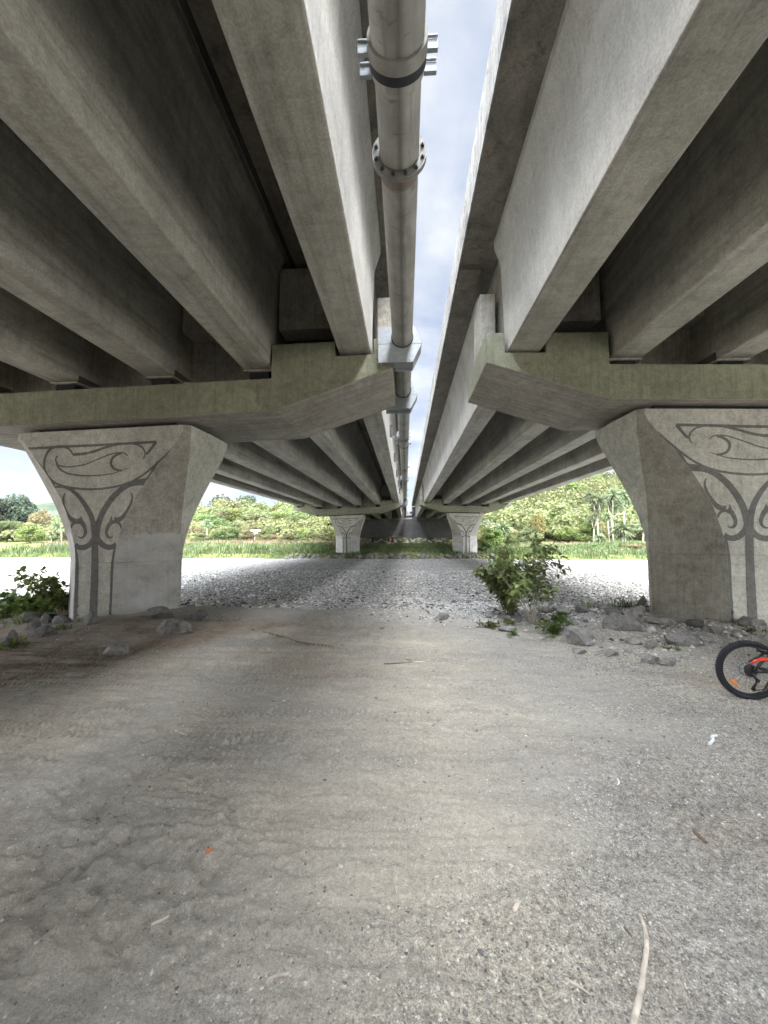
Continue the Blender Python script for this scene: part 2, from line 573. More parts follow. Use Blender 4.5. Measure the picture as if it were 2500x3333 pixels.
M["ground"] = ground_mat()
M["river"] = river_mat()
M["bank"] = bank_mat()
M["hill"] = hill_mat()
M["stone"] = stone_mat("grey_rock", (0.13, 0.125, 0.115), (0.33, 0.315, 0.29))
M["dark_stone"] = stone_mat("dark_rock", (0.09, 0.09, 0.09), (0.20, 0.195, 0.18))
M["riprap"] = stone_mat("riprap_rock", (0.10, 0.097, 0.09), (0.27, 0.26, 0.235), vein=False)
M["pale_rock"] = stone_mat("pale_rock", (0.30, 0.29, 0.27), (0.50, 0.485, 0.45), vein=False)


def pebble_mat(name, stops):
    t = NT(name)
    g = t.n("ShaderNodeNewGeometry")
    c = t.ramp(g.outputs["Random Per Island"], stops)
    c = t.mix(0.35, c, t.ramp(t.noise(t.pos(), 90, 4), [(0.3, 0.3), (0.7, 0.7)]), "OVERLAY")
    return t.finish(c, 0.85, spec=0.25)


M["pebble"] = pebble_mat("track_pebbles", [(0, (0.13, 0.13, 0.125)), (0.4, (0.30, 0.29, 0.27)), (0.75, (0.42, 0.405, 0.37)), (1, (0.62, 0.605, 0.56))])
M["cobble"] = pebble_mat("river_cobbles", [(0, (0.04, 0.04, 0.038)), (0.18, (0.20, 0.196, 0.185)), (0.5, (0.42, 0.41, 0.38)), (0.85, (0.57, 0.555, 0.515)), (1, (0.74, 0.725, 0.68))])


def leaf_mat(name, lo, hi, trans=0.35, rough=0.55, rnd_obj=0.25):
    t = NT(name)
    g = t.n("ShaderNodeNewGeometry")
    oi = t.n("ShaderNodeObjectInfo")
    c = t.mix(g.outputs["Random Per Island"], lo, hi)
    c = t.mix(t.ramp(t.noise(t.pos(), 0.8, 3), [(0.35, 0), (0.65, 0.8)]), c, [x * 0.72 for x in lo])
    hsv = t.n("ShaderNodeHueSaturation")
    t.l(c, hsv.inputs["Color"])
    t.l(t.math("ADD", t.math("MULTIPLY", oi.outputs["Random"], 0.05), 0.475), hsv.inputs["Hue"])
    t.l(t.math("ADD", t.math("MULTIPLY", oi.outputs["Random"], rnd_obj * 2), 1 - rnd_obj), hsv.inputs["Value"])
    c = hsv.outputs["Color"]
    t.finish(c, rough, spec=0.25)
    tr = t.n("ShaderNodeBsdfTranslucent")
    t.l(c, tr.inputs["Color"])
    mx = t.n("ShaderNodeMixShader")
    mx.inputs[0].default_value = trans
    t.l(t.bsdf.outputs[0], mx.inputs[1])
    t.l(tr.outputs[0], mx.inputs[2])
    t.l(mx.outputs[0], t.out.inputs["Surface"])
    return t.m


M["leaf_green"] = leaf_mat("mid_green_leaves", (0.075, 0.115, 0.035), (0.19, 0.24, 0.085))
M["leaf_bright"] = leaf_mat("bright_green_leaves", (0.13, 0.175, 0.045), (0.27, 0.31, 0.09))
M["leaf_olive"] = leaf_mat("olive_leaves", (0.12, 0.13, 0.055), (0.26, 0.26, 0.12))
M["leaf_dark"] = leaf_mat("dark_conifer_leaves", (0.045, 0.07, 0.04), (0.11, 0.14, 0.08))
M["leaf_tan"] = leaf_mat("tan_leaves", (0.18, 0.15, 0.07), (0.33, 0.29, 0.145))
M["leaf_yellow"] = leaf_mat("yellow_green_leaves", (0.22, 0.21, 0.06), (0.36, 0.34, 0.11))
M["leaf_grey"] = leaf_mat("grey_green_leaves", (0.12, 0.135, 0.09), (0.26, 0.275, 0.20))
M["leaf_cabbage"] = leaf_mat("cabbage_tree_leaves", (0.12, 0.155, 0.07), (0.32, 0.36, 0.20), 0.2)
M["leaf_wood"] = leaf_mat("woodland_leaves", (0.14, 0.155, 0.06), (0.245, 0.265, 0.105))
M["leaf_bush"] = leaf_mat("near_bush_leaves", (0.10, 0.15, 0.045), (0.36, 0.43, 0.16), 0.25, 0.4, 0.08)
M["leaf_ivy"] = leaf_mat("lobed_leaves", (0.12, 0.17, 0.04), (0.38, 0.45, 0.14), 0.35, 0.45, 0.08)
M["grass"] = leaf_mat("bank_grass", (0.075, 0.105, 0.04), (0.20, 0.235, 0.09), 0.3)
M["dry_grass"] = leaf_mat("dry_grass", (0.22, 0.175, 0.095), (0.42, 0.36, 0.21), 0.3)
M["weed"] = leaf_mat("small_weeds", (0.07, 0.12, 0.02), (0.24, 0.30, 0.06), 0.3)

# ------------------------------------------------------------------ GROUND
# tyre tracks and ridges as curves over the sand
tracks = []


def add_track(pts, w, depth, tread=0.0):
    tracks.append((np.array(pts, float), w, depth, tread))


tr = random.Random(5)
for i in range(64):
    y0 = 2.1 + tr.random() ** 1.2 * 5.4
    x0 = -7.5 + tr.random() * 5.0
    ln = 2.5 + tr.random() * 6.0
    sl = tr.uniform(-0.10, 0.10)
    ph, am = tr.random() * 6, tr.uniform(0.0, 0.05)
    pts = [(x0 + s, y0 + sl * s + am * math.sin(ph + s * 0.7)) for s in np.linspace(0, ln, 22)]
    add_track(pts, tr.uniform(0.022, 0.055), tr.uniform(0.018, 0.042) * (1 if tr.random() < 0.7 else -0.8), tr.choice([0.3, 0.9, 0.9]))
for i in range(16):
    y0 = 2.4 + tr.random() * 3.6
    x0 = 0.2 + tr.random() * 3.4
    ln = 1.5 + tr.random() * 3.0
    sl = tr.uniform(-0.22, 0.06)
    pts = [(x0 + s, y0 + sl * s + 0.04 * math.sin(s * 1.7 + i)) for s in np.linspace(0, ln, 16)]
    add_track(pts, tr.uniform(0.02, 0.032), tr.uniform(0.010, 0.020), tr.choice([0.0, 0.9]))


def near_height(X, Y):
    """height of the trodden ground, world coordinates"""
    h = 0.035 * fbm(X * 0.45, Y * 0.45, 3, 3)
    h += 0.016 * fbm(X * 1.7, Y * 2.1, 9, 3)
    fade = np.clip(1.25 - np.abs(Y - 4.0) / 9.0, 0, 1)
    left = np.clip(0.55 - X * 0.16, 0.15, 1.0)
    h += 0.008 * fbm(X * 3.2, Y * 8.0, 21, 4) * left * fade
    h += 0.008 * (0.5 - np.abs(fbm(X * 2.2, Y * 9.0, 25, 3))) * left * fade
    h += 0.007 * fbm(X * 15, Y * 19, 33, 3) * fade
    # scuffed patch of footprints at the left front and right front
    for cx, cy, rr, am in ((-1.7, 2.05, 0.9, 0.030), (1.9, 2.6, 0.7, 0.022), (-1.4, 7.3, 1.3, 0.05), (2.6, 2.1, 0.6, 0.02), (-2.9, 3.0, 1.0, 0.02)):
        w = np.exp(-((X - cx) ** 2 + (Y - cy) ** 2) / (rr * rr))
        q = fbm(X * 4.1 + 3, Y * 4.6, 41, 3)
        h += 1.7 * am * w * np.where(q < -0.15, q * 1.3, q * 0.45)
    # mound by the pier on the left, dip beyond it
    h += 0.10 * np.exp(-((X + 5.4) ** 2 / 5.0 + (Y - 6.9) ** 2 / 1.6))
    h += 0.16 * np.exp(-((X + 1.3) ** 2 / 1.2 + (Y - 8.0) ** 2 / 0.9)) * (0.6 + 0.4 * fbm(X * 2.3, Y * 2.3, 8, 2))
    h -= 0.16 * np.clip((-X - 6.6) / 1.2, 0, 1) * np.clip((Y - 4.5) / 2, 0, 1)
    # soil heap under the bush on the right, stony shoulder to the right pier
    h += 0.07 * np.exp(-((X - 2.6) ** 2 / 1.6 + (Y - 8.0) ** 2 / 1.0))
    h += 0.06 * np.clip((X - 2.2) / 2.5, 0, 1) * np.clip((Y - 5.0) / 2.0, 0, 1) * (0.8 + 0.5 * fbm(X * 5, Y * 5, 55, 3))
    h -= np.clip(Y - 9.0, 0, 50) * 0.14
    h += 5.0 * np.clip((-Y - 5.0) / 13.0, 0, 1)  # unseen bank behind the camera, raised to block back light
    return h


def axis(lo, hi, step, end_lo, end_hi, grow=1.16):
    a = list(np.arange(lo, hi, step))
    s = step
    x = a[-1]
    b = []
    while x < end_hi:
        s *= grow
        x += s
        b.append(x)
    s = step
    x = lo
    c = []
    while x > end_lo:
        s *= grow
        x -= s
        c.append(x)
    return np.array(c[::-1] + a + b)


def grid_mesh(name, xs, ys, hf, mat):
    X, Y = np.meshgrid(xs, ys)
    Z = hf(X, Y)
    n, m = len(ys), len(xs)
    v = np.stack([X.ravel(), Y.ravel(), Z.ravel()], 1)
    idx = np.arange(n * m).reshape(n, m)
    f = np.stack([idx[:-1, :-1].ravel(), idx[:-1, 1:].ravel(), idx[1:, 1:].ravel(), idx[1:, :-1].ravel()], 1)
    me = np_mesh(name, v, f, True)
    o = link(name, me, mat)
    tag(o, kind="structure")
    return o, X, Y, Z


prints = []
for i in range(110):
    if i < 46:
        fx, fy = tr.gauss(-1.7, 0.75), tr.gauss(2.1, 0.65)
    elif i < 76:
        fx, fy = tr.gauss(1.9, 0.6), tr.gauss(2.3, 0.5)
    else:
        fx, fy = tr.uniform(-4.5, 0.5), tr.uniform(4.6, 7.6)
    prints.append((fx, fy, tr.uniform(0, 3.14), tr.uniform(0.75, 1.1), tr.uniform(0.008, 0.021)))


def stamp_prints(X, Y, h):
    """shoe prints trodden into the loose sand: sole and heel, with a rim pushed up round them"""
    for fx, fy, a, s_, dp in prints:
        cols = np.where(np.abs(X[0] - fx) < 0.32)[0]
        rows = np.where(np.abs(Y[:, 0] - fy) < 0.32)[0]
        if not len(cols) or not len(rows):
            continue
        sl = np.s_[rows[0]:rows[-1] + 1, cols[0]:cols[-1] + 1]
        xx, yy = X[sl] - fx, Y[sl] - fy
        u_ = (xx * math.cos(a) + yy * math.sin(a)) / s_
        v_ = (-xx * math.sin(a) + yy * math.cos(a)) / s_
        e1 = np.sqrt(((u_ - 0.045) / 0.085) ** 2 + (v_ / 0.047) ** 2)
        e2 = np.sqrt(((u_ + 0.085) / 0.045) ** 2 + (v_ / 0.036) ** 2)
        e = np.minimum(e1, e2) + 0.18 * vnoise(xx * 40 + fx * 9, yy * 40, 5)
        h[sl] += -dp * np.clip((1.12 - e) / 0.35, 0, 1) + dp * 0.45 * np.exp(-((e - 1.45) / 0.28) ** 2)
    return h


gx = axis(-6.0, 5.2, 0.017, -160, 160, 1.12)
ys_ = []
y = 0.7
while y < 13.5:
    ys_.append(y)
    y += max(0.006, 0.0046 * y)
gy = np.concatenate([np.array([-90, -60, -40, -25, -18, -15, -12, -9, -7, -5, -3, -1.8, -1.0, -0.4, 0.0, 0.3, 0.5]), np.array(ys_)])


def ground_h(X, Y):
    h = near_height(X, Y)
    for pts, w, depth, tread in tracks:
        x0, x1 = pts[:, 0].min() - 0.1, pts[:, 0].max() + 0.1
        y0, y1 = pts[:, 1].min() - 0.2, pts[:, 1].max() + 0.2
        cols = np.where((X[0] > x0) & (X[0] < x1))[0]
        rows = np.where((Y[:, 0] > y0) & (Y[:, 0] < y1))[0]
        if not len(cols) or not len(rows):
            continue
        sl = np.s_[rows[0]:rows[-1] + 1, cols[0]:cols[-1] + 1]
        xx, yy = X[sl], Y[sl]
        yc = np.interp(xx, pts[:, 0], pts[:, 1])
        d = (yy - yc) / w
        ends = np.clip((xx - pts[0, 0]) / 0.3, 0, 1) * np.clip((pts[-1, 0] - xx) / 0.3, 0, 1)
        patch = np.clip(0.6 + vnoise(xx * 1.3, yy * 0.6, 77), 0, 1)
        prof = -np.exp(-d * d) + 0.6 * np.exp(-((np.abs(d) - 1.6) ** 2) * 3.5)
        mod = 1.0
        if tread:
            mod = (1 - tread * 0.5) + tread * 0.5 * np.sign(np.sin((xx + np.abs(d) * 0.018) * 2 * math.pi / 0.06))
        h[sl] += depth * prof * ends * mod * patch * np.clip((yy - 1.2) / 2.2, 0.3, 1)
    return stamp_prints(X, Y, h)


ground, GX, GY, GZ = grid_mesh("ground", gx, gy, ground_h, M["ground"])


def ground_at(x, y):
    """height of the built ground, between the mesh's own points"""
    x, y = np.asarray(x, float), np.asarray(y, float)
    i = np.clip(np.searchsorted(gx, x) - 1, 0, len(gx) - 2)
    j = np.clip(np.searchsorted(gy, y) - 1, 0, len(gy) - 2)
    a = np.clip((x - gx[i]) / (gx[i + 1] - gx[i]), 0, 1)
    b = np.clip((y - gy[j]) / (gy[j + 1] - gy[j]), 0, 1)
    return (GZ[j, i] * (1 - a) + GZ[j, i + 1] * a) * (1 - b) + (GZ[j + 1, i] * (1 - a) + GZ[j + 1, i + 1] * a) * b


def gz(x, y):
    return float(ground_at(np.array([x]), np.array([y]))[0])


def river_h(X, Y):
    t = np.clip((Y - 8.5) / 6.5, 0, 1)
    h = -0.06 - 0.50 * t * t * (3 - 2 * t) - 0.10 * np.clip((Y - 14) / 25, 0, 1)
    h += 0.05 * fbm(X * 0.22, Y * 0.4, 5, 3) * np.clip((Y - 9) / 3, 0.3, 1) + 0.02 * fbm(X * 1.5, Y * 1.5, 15, 3)
    return h


rx = axis(-16, 16, 0.16, -170, 170, 1.10)
ry = np.concatenate([np.arange(8.3, 18, 0.12), np.arange(18, 42.2, 0.3)])
grid_mesh("riverbed", rx, ry, river_h, M["river"])


def bank_h(X, Y):
    h = -0.95 + 0.72 * np.clip((Y - 39.6) / 1.6, 0, 1) + 0.35 * np.clip((Y - 41.5) / 14, 0, 1)
    h += 0.95 * np.clip((Y - 67.0) / 9.5, 0, 1)
    side = np.clip((np.abs(X) - 13) / 10, 0, 1)
    right = np.clip((X - 13) / 14, 0, 1)
    h += side * 0.9 * np.clip((Y - 54) / 24, 0, 1)
    h += right * 7.5 * np.clip((Y - 64) / 45, 0, 1) + right * 14 * np.clip((Y - 108) / 90, 0, 1)
    h += (1 - right) * side * (2.2 * np.clip((Y - 76) / 50, 0, 1) + 6 * np.clip((Y - 125) / 120, 0, 1))
    mid = (1 - side)
    h += mid * 3.2 * np.clip((Y - 77.5) / 0.8, 0, 1)
    h += 0.12 * fbm(X * 0.2, Y * 0.2, 61, 3) * np.clip((Y - 41) / 4, 0, 1) * (0.3 + 0.7 * side)
    return h


bx = axis(-30, 30, 0.6, -420, 420, 1.10)
by = np.concatenate([np.arange(39.3, 80, 0.45), np.arange(80, 140, 2.5), np.geomspace(142, 420, 24)])
grid_mesh("far_bank", bx, by, bank_h, M["bank"])


def bz(x, y):
    return float(bank_h(np.array([[x]]), np.array([[y]]))[0, 0])


def hills_h(X, Y):
    r = np.exp(-((Y - 760) / 170.0) ** 2)
    prof = 56 + 20 * fbm(X * 0.0042 + 4, Y * 0.001, 91, 4) + 20 * np.clip((-X - 250) / 500, 0, 1)
    return -6 + r * prof + 4 * fbm(X * 0.02, Y * 0.02, 92, 3) * r


grid_mesh("distant_hills", np.linspace(-1500, 1300, 170), np.linspace(400, 1100, 50), hills_h, M["hill"])

# a path crossing the far bank, pale gravel
pm = MB()
pp = [(x, 62.0 + 0.6 * math.sin(x * 0.14)) for x in np.linspace(-26, 24, 51)]
vs, fs = [], []
for x, y in pp:
    for dy in (-0.9, 0.9):
        vs.append((x, y + dy, bz(x, y + dy) + 0.05))
for i in range(len(pp) - 1):
    fs.append((2 * i, 2 * i + 2, 2 * i + 3, 2 * i + 1))
pm.add(vs, fs, True)
tag(pm.build("path", simple("pale_path_gravel", (0.55, 0.53, 0.49), 0.95, var=0.2, scale=3)), kind="structure")


# ------------------------------------------------------------------ pebbles (uncountable)
def pebble_protos(n=6, seed=3):
    r = np.random.default_rng(seed)
    bm = bmesh.new()
    bmesh.ops.create_icosphere(bm, subdivisions=1, radius=1.0)
    v = np.array([p.co[:] for p in bm.verts])
    f = np.array([[q.index for q in p.verts] for p in bm.faces])
    bm.free()
    return [(v * (1 + 0.28 * r.normal(size=(len(v), 1)).clip(-1, 1)), f) for _ in range(n)]


def scatter_pebbles(name, pts, sizes, mat, flat=0.55, seed=1):
    r = np.random.default_rng(seed)
    protos = pebble_protos(6, seed + 5)
    V, Fc, off = [], [], 0
    which = r.integers(0, 6, len(pts))
    for k in range(6):
        idx = np.where(which == k)[0]
        if not len(idx):
            continue
        v, f = protos[k]
        n = len(idx)
        a = r.random(n) * 6.283
        sx = sizes[idx] * r.uniform(0.8, 1.35, n)
        sy = sizes[idx] * r.uniform(0.6, 1.0, n)
        sz = sizes[idx] * flat * r.uniform(0.7, 1.2, n)
        x = v[None, :, 0] * sx[:, None]
        y = v[None, :, 1] * sy[:, None]
        z = v[None, :, 2] * sz[:, None]
        tl = r.normal(0, 0.25, n)[:, None]
        y, z = y * np.cos(tl) - z * np.sin(tl), y * np.sin(tl) + z * np.cos(tl)
        ca, sa = np.cos(a)[:, None], np.sin(a)[:, None]
        P = np.stack([x * ca - y * sa + pts[idx, 0:1], x * sa + y * ca + pts[idx, 1:2], z + pts[idx, 2:3] + sz[:, None] * 0.25], 2)
        V.append(P.reshape(-1, 3))
        Fc.append((f[None] + (np.arange(n) * len(v))[:, None, None] + off).reshape(-1, 3))
        off += n * len(v)
    o = link(name, np_mesh(name, np.concatenate(V), np.concatenate(Fc), True), mat)
    return tag(o, kind="stuff")


n = 60000
u = nrng.random(n)
py = 1.0 + 8.6 * u ** 1.7
px = (nrng.random(n) - 0.5) * 2 * (0.95 * py + 0.9) + 0.1
dens = 0.5 + 0.5 * vnoise(px * 1.1, py * 1.3, 71) + 0.42 * np.clip((px + 0.4 - 0.35 * np.clip(py - 2.5, 0, 3)) / 2.0, -1, 1) + 0.22 * np.clip((py - 7.0) / 2, 0, 1)
keep = nrng.random(n) < np.clip(dens, 0.06, 1)
px, py = px[keep], py[keep]
ps = np.clip(0.0034 * np.exp(nrng.normal(0, 0.5, len(px))), 0.0018, 0.012)
ps *= np.clip(0.75 + 0.14 * py, 0.9, 1.9)
scatter_pebbles("gravel", np.stack([px, py, ground_at(px, py)], 1), ps, M["pebble"], seed=2)

# stony shoulder below the right pier, rubble of fist-sized stones
n = 2600
px = nrng.uniform(2.0, 7.5, n)
py = nrng.uniform(4.9, 8.6, n)
w = np.exp(-((py - (5.0 + 0.2 * (px - 3)) - 1.35) / 0.75) ** 2) * np.clip((px - 2.6) / 1.6, 0, 1)
keep = nrng.random(n) < w
px, py = px[keep], py[keep]
ps = np.clip(0.018 * np.exp(nrng.normal(0, 0.6, len(px))), 0.008, 0.075)
scatter_pebbles("rubble", np.stack([px, py, ground_at(px, py)], 1), ps, M["cobble"], 0.6, seed=4)

# river cobbles near enough to show
n = 42000
py = 9.0 + 17.0 * nrng.random(n) ** 1.25
px = (nrng.random(n) - 0.5) * 2 * (0.78 * py + 2) - 0.5
keep = np.where(py < 10.2, nrng.random(n) < 0.55, True)
px, py = px[keep], py[keep]
hz = np.maximum(ground_at(px, py), river_h(px[None], py[None])[0])
ps = np.clip(0.026 * np.exp(nrng.normal(0, 0.45, len(px))), 0.012, 0.09)
scatter_pebbles("river_cobbles", np.stack([px, py, hz], 1), ps, M["cobble"], 0.6, seed=6)


n = 16000
py = nrng.uniform(6.6, 10.4, n)
px = nrng.uniform(-4.5, 5.0, n)
w = np.clip((py - 7.3 + 0.9 * vnoise(px * 0.8, py * 1.1, 88) + 0.12 * px) / 2.4, 0, 1) ** 1.6
w *= np.where(px < -1.5, np.clip((py - 8.4) / 1.2, 0, 1), 1)
keep = nrng.random(n) < w
px, py = px[keep], py[keep]
ps = np.clip(0.019 * np.exp(nrng.normal(0, 0.45, len(px))), 0.008, 0.06)
hz = np.maximum(ground_at(px, py), river_h(px[None], py[None])[0])
scatter_pebbles("river_cobbles", np.stack([px, py, hz], 1), ps, M["cobble"], 0.6, seed=16)


# ------------------------------------------------------------------ BRIDGES
def z_(v):
    return v + EYE


def pier_front_half(z):
    """half width of the pier's front face at height z (relative to the eye)"""
    zs = [-3.0, -0.45, -0.25, -0.03, 0.20, 0.48, 0.77, 1.12, 1.41, 1.70, 1.94, 2.37, 2.6]
    ws = [0.42, 0.42, 0.425, 0.45, 0.505, 0.58, 0.69, 0.87, 1.06, 1.27, 1.47, 1.80, 1.90]
    return float(np.interp(z, zs, ws))


def pier_side_half(z):
    zs = [-3.0, -0.4, 0.0, 0.3, 0.6, 0.9, 1.2, 1.5, 1.8, 2.1, 2.6]
    ws = [1.30, 1.32, 1.345, 1.375, 1.43, 1.50, 1.585, 1.68, 1.775, 1.87, 1.99]
    return float(np.interp(z, zs, ws))


DP = 0.90


def make_pier(cx, cy, base, top, slope, joint, parent, mirror, mat):
    """flared pier: narrow front face at the foot widening to a full rectangle under the headstock"""
    zs = sorted(set([base, joint - 0.016, joint - 0.004, joint + 0.004, joint + 0.016, top - 0.10, top] + list(np.linspace(joint + 0.08, top - 0.14, 26)) + [base + (joint - base) * k / 5 for k in range(1, 5)]))
    vs, fs = [], []
    for z in zs:
        zz = min(z, top - 0.10) - (top - 2.53)
        fw, w = pier_front_half(zz), pier_side_half(zz)
        t = max(0.0, min(1.0, (zz + 0.15) / 2.6))
        s = 0.035 + 0.80 * t ** 1.25
        ins = 0.012 if abs(z - joint) < 0.01 else 0.0
        fw, w2, d = min(fw, w - 0.03) - ins, w - ins, DP - ins
        pts = [(-fw, -d), (fw, -d), (w2, -s), (w2 + 0.03, 0), (w2, s), (fw, d), (-fw, d), (-w2, s), (-w2 - 0.03, 0), (-w2, -s)]
        for x, y in pts:
            zt = z + (slope * x if z >= top - 0.15 else 0)
            vs.append((cx + x, cy + y, z_(zt)))
    n = 10
    for i in range(len(zs) - 1):
        for k in range(n):
            k2 = (k + 1) % n
            fs.append((i * n + k, i * n + k2, (i + 1) * n + k2, (i + 1) * n + k))
    fs.append(tuple((len(zs) - 1) * n + k for k in range(n)))
    mb = MB()
    mb.add(vs, fs)
    o = mb.build("pier", mat, parent)
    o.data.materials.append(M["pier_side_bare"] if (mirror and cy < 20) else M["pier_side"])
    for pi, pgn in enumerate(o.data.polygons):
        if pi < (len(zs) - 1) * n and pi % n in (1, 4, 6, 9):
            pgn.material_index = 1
    make_motif(cx, cy - DP, top - 2.53, mirror, o)
    # bearing plinth between pier and headstock
    b = MB()
    b.prism_y([(cx - 1.55, z_(top - 1.55 * slope - 0.02)), (cx + 1.55, z_(top + 1.55 * slope - 0.02)), (cx + 1.55, z_(top + 1.55 * slope + 0.2)), (cx - 1.55, z_(top - 1.55 * slope + 0.2))], cy - DP + 0.16, cy + DP - 0.16)
    b.build("pier_bearing", M["bearing"], parent)
    return o


# the etched lines of the motif, traced on the left pier's flat front face: (frame, points, width start, width end) in pixels of two crops
MOT = [
    ("a", [(150, 272), (280, 265), (400, 258), (550, 251), (700, 245), (900, 233), (1115, 221)], 13, 13),
    ("a", [(150, 285), (190, 325), (230, 368), (270, 412), (300, 445)], 18, 20),
    ("a", [(300, 445), (325, 480), (350, 512), (372, 545)], 14, 10),
    ("a", [(350, 266), (325, 285), (306, 315), (294, 350), (290, 385), (296, 425), (312, 460), (340, 490), (372, 512), (410, 528), (460, 541), (540, 552), (620, 557), (700, 555), (780, 546), (860, 530), (930, 506), (990, 475), (1040, 440), (1085, 403), (1130, 362), (1170, 325), (1210, 285), (1250, 246), (1290, 208)], 13, 9),
    ("a", [(350, 266), (390, 256), (430, 256), (465, 265), (492, 285), (508, 312)], 13, 9),
    ("a", [(508, 312), (545, 310), (590, 306), (640, 297), (690, 283), (740, 266), (800, 249), (850, 238), (910, 232), (960, 236), (1000, 250), (1026, 275), (1036, 303), (1030, 325), (1020, 343)], 15, 6),
    ("a", [(1112, 221), (1092, 250), (1068, 282), (1044, 310)], 17, 11),
    ("a", [(393, 322), (380, 340), (381, 362), (392, 382), (420, 394), (470, 399), (540, 393), (610, 379), (680, 352), (740, 328), (800, 306), (850, 298), (890, 302), (912, 320)], 8, 6),
    ("a", [(384, 368), (398, 400), (425, 425), (465, 444), (520, 455), (590, 461), (660, 461), (730, 456), (800, 446), (850, 430), (908, 408)], 11, 4),
    ("a", [(868, 300), (832, 314), (806, 334), (793, 360), (796, 386), (812, 408), (840, 421), (870, 424)], 14, 10),
    ("a", [(1125, 362), (1098, 405), (1072, 452), (1050, 490)], 12, 17),
    ("a", [(955, 506), (1000, 496), (1048, 490)], 16, 18),
    ("a", [(365, 545), (410, 540), (450, 543), (490, 558), (530, 585), (570, 622), (605, 665), (635, 712), (658, 765), (670, 820), (676, 873)], 10, 30),
    ("a", [(1048, 512), (1000, 510), (950, 516), (905, 532), (865, 558), (825, 594), (788, 636), (755, 685), (728, 735), (708, 790), (696, 840), (690, 873)], 26, 30),
    ("b", [(648, 640), (647, 700), (646, 760), (645, 900), (643, 1000), (640, 1100), (636, 1200), (632, 1300), (630, 1385)], 28, 40),
    ("b", [(434, 452), (424, 468), (421, 492), (427, 528), (439, 560), (455, 590), (475, 616), (500, 635), (525, 642), (548, 636)], 5, 26),
    ("b", [(548, 655), (553, 632), (552, 606)], 26, 2),
    ("b", [(545, 640), (562, 655), (576, 682), (582, 710), (577, 734), (562, 749), (545, 752), (530, 740)], 24, 4),
    ("b", [(482, 690), (490, 668), (506, 653), (528, 648), (550, 650)], 9, 15),
    ("b", [(510, 795), (525, 810), (548, 818), (572, 816), (600, 804), (624, 782), (640, 752), (646, 700)], 22, 28),
    ("b", [(888, 444), (896, 466), (895, 492), (886, 524), (870, 558), (850, 590), (828, 615), (803, 631), (775, 634)], 5, 26),
    ("b", [(760, 655), (755, 632), (757, 604)], 26, 2),
    ("b", [(768, 640), (748, 655), (732, 682), (723, 710), (727, 735), (740, 749), (755, 750), (768, 738)], 24, 4),
    ("b", [(824, 690), (818, 668), (804, 652), (785, 645), (765, 648)], 9, 15),
    ("b", [(790, 792), (772, 808), (750, 816), (728, 814), (702, 802), (680, 780), (662, 752), (652, 700)], 22, 28),
    ("b", [(509, 815), (519, 870), (523, 920), (524, 1000), (521, 1100), (518, 1200), (513, 1300), (508, 1392)], 15, 17),
    ("b", [(785, 812), (776, 850), (768, 900), (763, 960), (760, 1050), (757, 1150), (752, 1250), (748, 1392)], 14, 17),
    ("b", [(655, 1040), (668, 1032)], 18, 2), ("b", [(652, 1100), (668, 1096)], 18, 2), ("b", [(650, 1150), (666, 1152)], 22, 2),
    ("b", [(524, 1212), (538, 1208)], 20, 2), ("b", [(520, 1272), (536, 1272)], 22, 2), ("b", [(518, 1332), (532, 1334)], 18, 2),
    ("b", [(752, 1213), (738, 1210)], 20, 2), ("b", [(750, 1272), (734, 1272)], 22, 2), ("b", [(748, 1330), (736, 1332)], 18, 2),
]
MCX = -6.50


def smooth_line(pts, k=5):
    P = [Vector((p[0], p[1], 0)) for p in pts]
    if len(P) < 3:
        return P
    out = []
    for i in range(len(P) - 1):
        p0, p1, p2, p3 = P[max(i - 1, 0)], P[i], P[i + 1], P[min(i + 2, len(P) - 1)]
        for j in range(k):
            t = j / k
            out.append(0.5 * ((2 * p1) + (p2 - p0) * t + (2 * p0 - 5 * p1 + 4 * p2 - p3) * t * t + (3 * p1 - p0 - 3 * p2 + p3) * t ** 3))
    out.append(P[-1])
    return out


MOTIF_LINES = None


def motif_lines():
    global MOTIF_LINES
    if MOTIF_LINES is None:
        MOTIF_LINES = []
        for fr, pts, w0, w1 in MOT:
            sc, o = (2.1829, 1300) if fr == "a" else (2.07375, 1350)
            q = []
            for x, y in pts:
                w = at_y(x / sc, o + y / sc, 7.75)
                zz = w.z - EYE
                xx = w.x - MCX
                if xx < 0:
                    xx *= 1.0 - 0.07 * min(1.0, max(0.0, (zz - 0.7) / 0.5))
                q.append((xx, zz))
            k = 7.75 / (F * sc) * 1.55
            MOTIF_LINES.append((smooth_line(q), w0 * k, w1 * k))
    return MOTIF_LINES


def make_motif(cx, y, dz, mirror, parent):
    mb = MB()
    for i, (pts, w0, w1) in enumerate(motif_lines()):
        n = len(pts)
        L, Rr = [], []
        for j, p in enumerate(pts):
            t = pts[min(j + 1, n - 1)] - pts[max(j - 1, 0)]
            t.normalize()
            s = Vector((-t.y, t.x, 0))
            w = (w0 + (w1 - w0) * j / (n - 1)) / 2
            # swell in the middle of lines that taper at both ends
            L.append(p + s * w)
            Rr.append(p - s * w)
        yy = y - 0.003 - 0.00025 * (i % 8)
        vs = []
        for p in L + Rr:
            z = p.y
            lim = pier_front_half(z) - 0.004
            x = max(-lim, min(lim, p.x))
            vs.append((cx + (-x if mirror else x), yy, z_(z + dz)))
        fs = [(j, j + 1, n + j + 1, n + j) for j in range(n - 1)]
        mb.add(vs, fs)
    o = mb.build("carved_pattern", M["motif"], parent)
    for p in o.data.polygons:
        pass
    return o


def slab_z(side, x):
    return 6.10 + (0.033 * (x + 1.0) if side < 0 else -0.022 * (x - 2.4))


